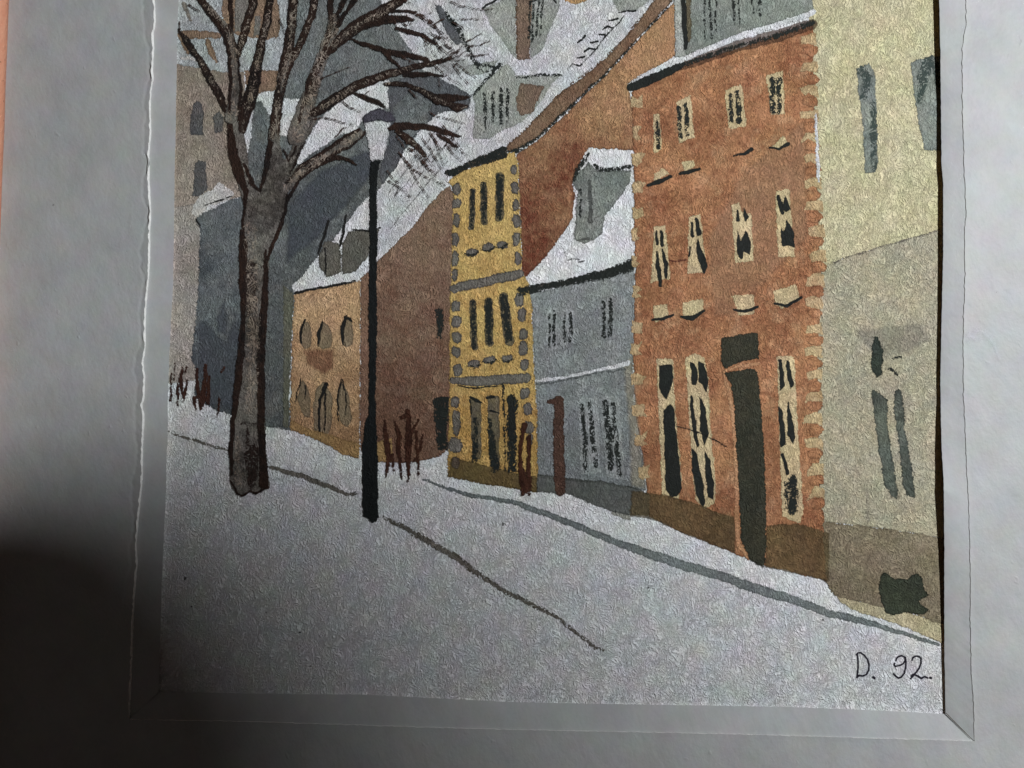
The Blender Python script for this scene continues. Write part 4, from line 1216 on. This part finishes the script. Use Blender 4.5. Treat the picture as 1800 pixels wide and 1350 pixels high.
# ------------------------------------------------------------------ bare tree
BARK = flat('bark_grey_brown', (90, 86, 80), (52, 48, 44), 450, dark=0.15, gran=0.5, blot=1.3)
BARK_D = paint('bark_dark_brown', C(46, 33, 27, 460), C(25, 21, 20, 460), 0.97, 1.2, None, 0.0, 0.25)
BARK_DRY = paint('bark_dry_brush', C(40, 31, 28, 460), None, 0.95, 1.4, 0.42, 0.0, 0.2)
LICHEN = paint('bark_light_speckle', wash(122, 112, 100, 460), wash(98, 86, 74, 460), 0.85, 1.6, 0.60, 0.0, 0.2)
TWIG = paint('twig_brown', C(66, 48, 40, 740), C(48, 36, 32, 740), 0.95, 0.9, None, 0.0, 0.25)
trunk = part('painted_tree', painting,
             (Poly((404, 852), (404, 793), (408, 738), (413, 684), (418, 627), (424, 560), (422, 502), (422, 413), (427, 387), (431, 364), (424, 342), (409, 293), (404, 270), (400, 222), (399, 196), (424, 208), (430, 240), (440, 305),
                   (455, 334), (470, 270), (478, 225), (492, 232), (494, 262), (498, 285), (512, 262), (528, 211), (541, 176), (560, 196), (552, 220), (528, 270), (510, 312), (505, 345), (502, 372), (487, 413), (474, 440), (471, 502), (466, 560), (464, 627),
                   (465, 693), (467, 782), (474, 852), (472, 858), (449, 868), (440, 864), (424, 872), (416, 867)), BARK, 23),
             label='bare leafless tree with a forked trunk')
part('bark_shade', trunk, (Brush((407, 835, 5), (406, 793, 8), (410, 738, 8), (417, 684, 13), (423, 627, 13), (428, 560, 7), (427, 502, 13), (428, 430, 16), (425, 405, 5)), BARK_D, 24),
     (Brush((467, 440, 4), (467, 502, 11), (463, 560, 15), (458, 627, 15), (459, 693, 14), (459, 752, 13), (461, 790, 12), (464, 850, 18), (470, 858, 4)), BARK_D, 24),
     (Brush((404, 212, 8), (408, 260, 16), (418, 300, 18), (432, 335, 10), (430, 364, 5)), BARK_D, 24), (Brush((430, 290, 6), (442, 320, 9), (455, 335, 3)), BARK_D, 25),
     (Brush((478, 228, 10), (472, 275, 10), (463, 320, 6), (456, 336, 3)), BARK_D, 24), (Brush((498, 262, 3), (508, 285, 2), (528, 240, 5), (540, 218, 4)), BARK_D, 25), (Brush((548, 212, 3), (520, 282, 4), (506, 318, 4)), BARK_D, 24),
     (Brush((506, 330, 4), (502, 372, 6), (488, 412, 8), (474, 442, 6), (466, 470, 5)), BARK_D, 25), (Brush((431, 366, 4), (426, 395, 5), (430, 420, 3)), BARK_D, 25),
     (Brush((445, 790, 20), (444, 840, 18), (441, 862, 8)), BARK_DRY, 24), (Brush((440, 470, 26), (442, 530, 24), (446, 600, 14)), BARK_DRY, 25), (Brush((405, 845, 3), (418, 867, 3), (425, 872, 3), (440, 864, 4), (449, 868, 4), (472, 856, 4)), BARK_D, 26),
     (Brush((440, 400, 30), (446, 500, 24), (444, 640, 22), (440, 720, 24)), LICHEN, 27), (Brush((418, 770, 14), (420, 850, 14)), LICHEN, 27), (Brush((424, 744, 4), (444, 745, 6), (464, 744, 4)), BARK_DRY, 25), (Brush((437, 745, 6), (434, 800, 9), (440, 850, 8)), BARK_DRY, 26))


def branch(*strokes, mat=None, lvl=29):
    mats = mat or BARK_D
    ls = [(Brush(*s), mats, lvl + i) for i, s in enumerate(strokes)]
    if max(q[2] for q in strokes[0]) > 13:
        ls.append((Brush(*[(x, y, w * 0.6) for x, y, w in strokes[0]]), LICHEN, lvl + 4.5))
    part('branch', trunk, *ls)


def forked(fill, edges):
    part('branch', trunk, (Brush(*fill), BARK, 29), *[(Brush(*e), BARK_D, 30 + i) for i, e in enumerate(edges)], (Brush(*[(x, y, w * 0.8) for x, y, w in fill]), LICHEN, 34.5))


branch(((314, 52, 4), (325, 68, 10), (353, 107, 12), (384, 164, 14), (400, 198, 9)))
forked(((404, 208, 18), (414, 156, 16), (411, 105, 18), (404, 60, 14), (392, 42, 12), (370, 18, 12), (345, -14, 12)),
       (((402, 200, 5), (406, 150, 5), (404, 100, 6), (396, 62, 8), (384, 40, 14), (366, 18, 12), (345, -14, 12)), ((419, 212, 4), (424, 160, 6), (420, 120, 4), (416, 88, 5), (408, 62, 5), (400, 52, 10))))
branch(((418, 100, 8), (424, 78, 14), (433, 45, 15), (444, 10, 15), (449, -20, 16)))
branch(((408, 60, 6), (407, 30, 7), (405, -14, 8)), ((398, 50, 8), (402, 44, 6)))
branch(((426, 228, 14), (434, 190, 24), (444, 160, 23), (451, 120, 20), (460, 76, 15), (470, 36, 14), (477, -16, 13)))
forked(((482, 240, 20), (488, 190, 16), (496, 140, 18), (506, 96, 20), (512, 60, 16), (518, -20, 15)),
       (((478, 240, 9), (482, 205, 12), (489, 172, 14), (490, 150, 6), (498, 112, 12), (508, 80, 18), (512, 50, 17), (518, -20, 15)), ((489, 235, 5), (491, 190, 8), (500, 150, 6), (512, 112, 8), (520, 95, 6))))
branch(((514, 106, 10), (524, 86, 14), (537, 56, 13), (548, 28, 13), (557, -16, 14)))
forked(((522, 240, 34), (536, 196, 32), (548, 160, 24), (558, 124, 22), (570, 92, 20), (584, 56, 22), (586, 30, 16)),
       (((524, 215, 6), (538, 175, 8), (546, 155, 20), (552, 136, 20)), ((556, 124, 14), (566, 96, 6), (576, 72, 10), (582, 40, 8), (581, -16, 12)), ((558, 118, 8), (572, 98, 8), (586, 84, 14), (590, 76, 12))))
branch(((588, 60, 6), (596, 30, 5), (592, 26, 6), (604, 4, 10), (614, -16, 10)), ((596, 46, 4), (604, 28, 6), (622, 2, 10), (636, -16, 10)))
branch(((586, 82, 14), (606, 62, 22), (634, 42, 24), (660, 28, 26), (684, 12, 18), (716, -6, 12)), ((650, 40, 14), (684, 34, 16), (708, 32, 11), (727, 35, 4)))
branch(((550, 198, 14), (566, 190, 20), (591, 172, 18), (624, 152, 18), (658, 138, 16), (684, 130, 15), (724, 119, 11), (758, 111, 10), (788, 104, 7), (806, 98, 2)))
branch(((676, 147, 5), (696, 147, 9), (718, 150, 8), (740, 158, 9), (760, 170, 13), (790, 182, 12), (806, 190, 14), (822, 186, 5)), ((770, 174, 20), (800, 172, 12), (824, 170, 4)))
branch(((713, 131, 9), (735, 130, 10), (760, 131, 6), (781, 134, 2)))
branch(((614, 68, 3), (640, 77, 7), (673, 88, 9), (700, 94, 11), (724, 98, 9), (750, 103, 8), (756, 110, 5)), ((674, 90, 6), (690, 106, 7), (702, 116, 4)))
branch(((697, 50, 5), (715, 54, 9), (740, 60, 6), (755, 70, 6), (768, 77, 3)))
branch(((688, 20, 4), (706, 19, 5), (730, 21, 5)))
branch(((620, 162, 3), (640, 170, 8), (653, 176, 8), (670, 183, 7), (680, 189, 2)))
forked(((500, 334, 14), (526, 304, 24), (556, 284, 20), (588, 264, 18), (614, 246, 20), (634, 234, 12)),
       (((503, 322, 4), (526, 296, 8), (558, 274, 7), (588, 254, 8), (614, 236, 6), (632, 228, 7)), ((506, 350, 6), (524, 318, 6), (545, 298, 10), (570, 282, 8), (592, 268, 6), (616, 258, 4), (638, 238, 4), (642, 232, 4))))
branch(((556, 288, 12), (576, 280, 11), (592, 277, 9), (612, 280, 6), (628, 290, 2)))
branch(((683, 226, 6), (695, 222, 12), (718, 221, 13), (750, 223, 10), (772, 228, 10), (796, 236, 7), (811, 241, 2)))
branch(((696, 230, 6), (712, 240, 14), (729, 252, 10), (742, 266, 9), (748, 274, 4)))
branch(((769, 235, 3), (786, 245, 8), (804, 259, 3)))


def twig(*pts, w=2.6):
    n = len(pts)
    part('twig', trunk, (Brush(*[(x, y, w * (1 - 0.55 * i / (n - 1))) for i, (x, y) in enumerate(pts)]), TWIG, 35 + random.randint(0, 3)))


for t_ in (((764, 244), (772, 268), (782, 292)), ((718, 258), (735, 276), (764, 302)), ((702, 267), (716, 284), (732, 302)), ((711, 278), (728, 308), (754, 348)), ((716, 291), (745, 308), (782, 326)), ((684, 318), (700, 328), (722, 346)),
           ((729, 24), (748, 34), (762, 44), (780, 60), (797, 78)), ((793, 2), (810, 10), (840, 16), (868, 15)), ((807, 33), (828, 33), (852, 35)), ((822, 73), (834, 66), (847, 58)), ((822, 82), (838, 78)), ((847, 77), (862, 71)),
           ((844, 97), (860, 94)), ((744, 64), (752, 78), (768, 100)), ((796, 111), (808, 128), (824, 150)), ((767, 76), (782, 90), (792, 100)), ((802, 111), (818, 124), (847, 143)), ((564, 140), (580, 132), (596, 124), (616, 118)),
           ((549, 209), (570, 207), (591, 211), (622, 220)), ((602, 178), (614, 188), (636, 196)), ((333, 8), (342, 14), (352, 20)), ((316, 38), (317, 52), (320, 62)), ((491, 36), (499, 50), (503, 62)), ((732, 24), (748, 26), (762, 22)),
           ((762, 42), (775, 36), (782, 34)), ((718, 158), (728, 166), (736, 174)), ((753, 196), (766, 204), (780, 206)), ((780, 206), (796, 210), (816, 217)), ((800, 100), (812, 82), (826, 80)), ((788, 104), (800, 92), (808, 90)), ((792, 104), (806, 106), (818, 104)),
           ((770, 108), (784, 96), (800, 86)), ((742, 243), (757, 262), (768, 282), (778, 300)), ((748, 274), (756, 284), (762, 290)), ((780, 222), (790, 232), (800, 240)), ((756, 233), (768, 250), (776, 262)), ((680, 300), (692, 314), (704, 322)),
           ((795, 40), (812, 46), (816, 52)), ((756, 34), (770, 50), (776, 64), (784, 70)), ((692, -2), (712, 2), (730, 8)), ((706, 100), (722, 108), (736, 116)), ((640, 166), (650, 160)), ((590, 240), (604, 226), (614, 224))):
    twig(*t_)

rt = random.Random(5)
for k in range(34):
    x, y, a0 = rt.choice(((724, 35, 0.5), (768, 77, 0.7), (756, 110, 0.6), (781, 134, 0.9), (728, 21, 0.3), (806, 98, -0.3), (752, 72, 0.9), (700, 33, 0.6), (720, 97, 0.9), (764, 60, 0.4), (748, 272, 0.9), (735, 258, 1.1), (700, 240, 1.1), (786, 245, 0.8)))
    x += rt.uniform(-14, 14)
    y += rt.uniform(-10, 10)
    a = a0 + rt.uniform(-0.5, 0.5)
    L_ = rt.uniform(18, 52)
    b2 = a + rt.uniform(-0.35, 0.35)
    twig((x, y), (x + math.cos(a) * L_ * 0.5, y + math.sin(a) * L_ * 0.5), (x + math.cos(a) * L_ * 0.5 + math.cos(b2) * L_ * 0.5, y + math.sin(a) * L_ * 0.5 + math.sin(b2) * L_ * 0.5), w=rt.uniform(1.6, 2.6))

# ------------------------------------------------------------------ signature
SIGN = paint('signature_ink', C(34, 32, 44, 1560), None, 0.97, 0.3, None, 0.0, 0.1, 0.3, 0.4)


def pen(*pts, w=2.9):
    return Brush(*[(1400 + x / 5.4, 1100 + y / 5.4, w) for x, y in pts])


part('signature', painting,
     *[(s, SIGN, 4 + i, dict(wob=0.0, g=0.8)) for i, s in enumerate((
         pen((578, 268), (585, 340), (586, 400), (575, 488)), pen((570, 274), (585, 258), (610, 256), (645, 280), (675, 320), (690, 370), (688, 420), (665, 462), (630, 476), (600, 472), (574, 488)),
         pen((730, 488), (742, 498), w=4.2),
         pen((945, 332), (950, 310), (970, 292), (1000, 284), (1034, 300), (1034, 330), (1015, 360), (985, 376), (940, 386), (928, 372), (932, 356)), pen((1034, 302), (1040, 350), (1038, 400), (1022, 455), (995, 488), (968, 496), (945, 480), (924, 456)),
         pen((1100, 326), (1108, 300), (1135, 288), (1165, 290), (1184, 310), (1184, 350), (1168, 400), (1140, 440), (1110, 474), (1086, 502)), pen((1092, 478), (1112, 460), (1140, 470), (1188, 500), (1205, 490), (1220, 482), (1236, 490), (1248, 494)), pen((1272, 492), (1279, 496), w=4.2)))],
     label='pen signature reading D. 92. in the corner')
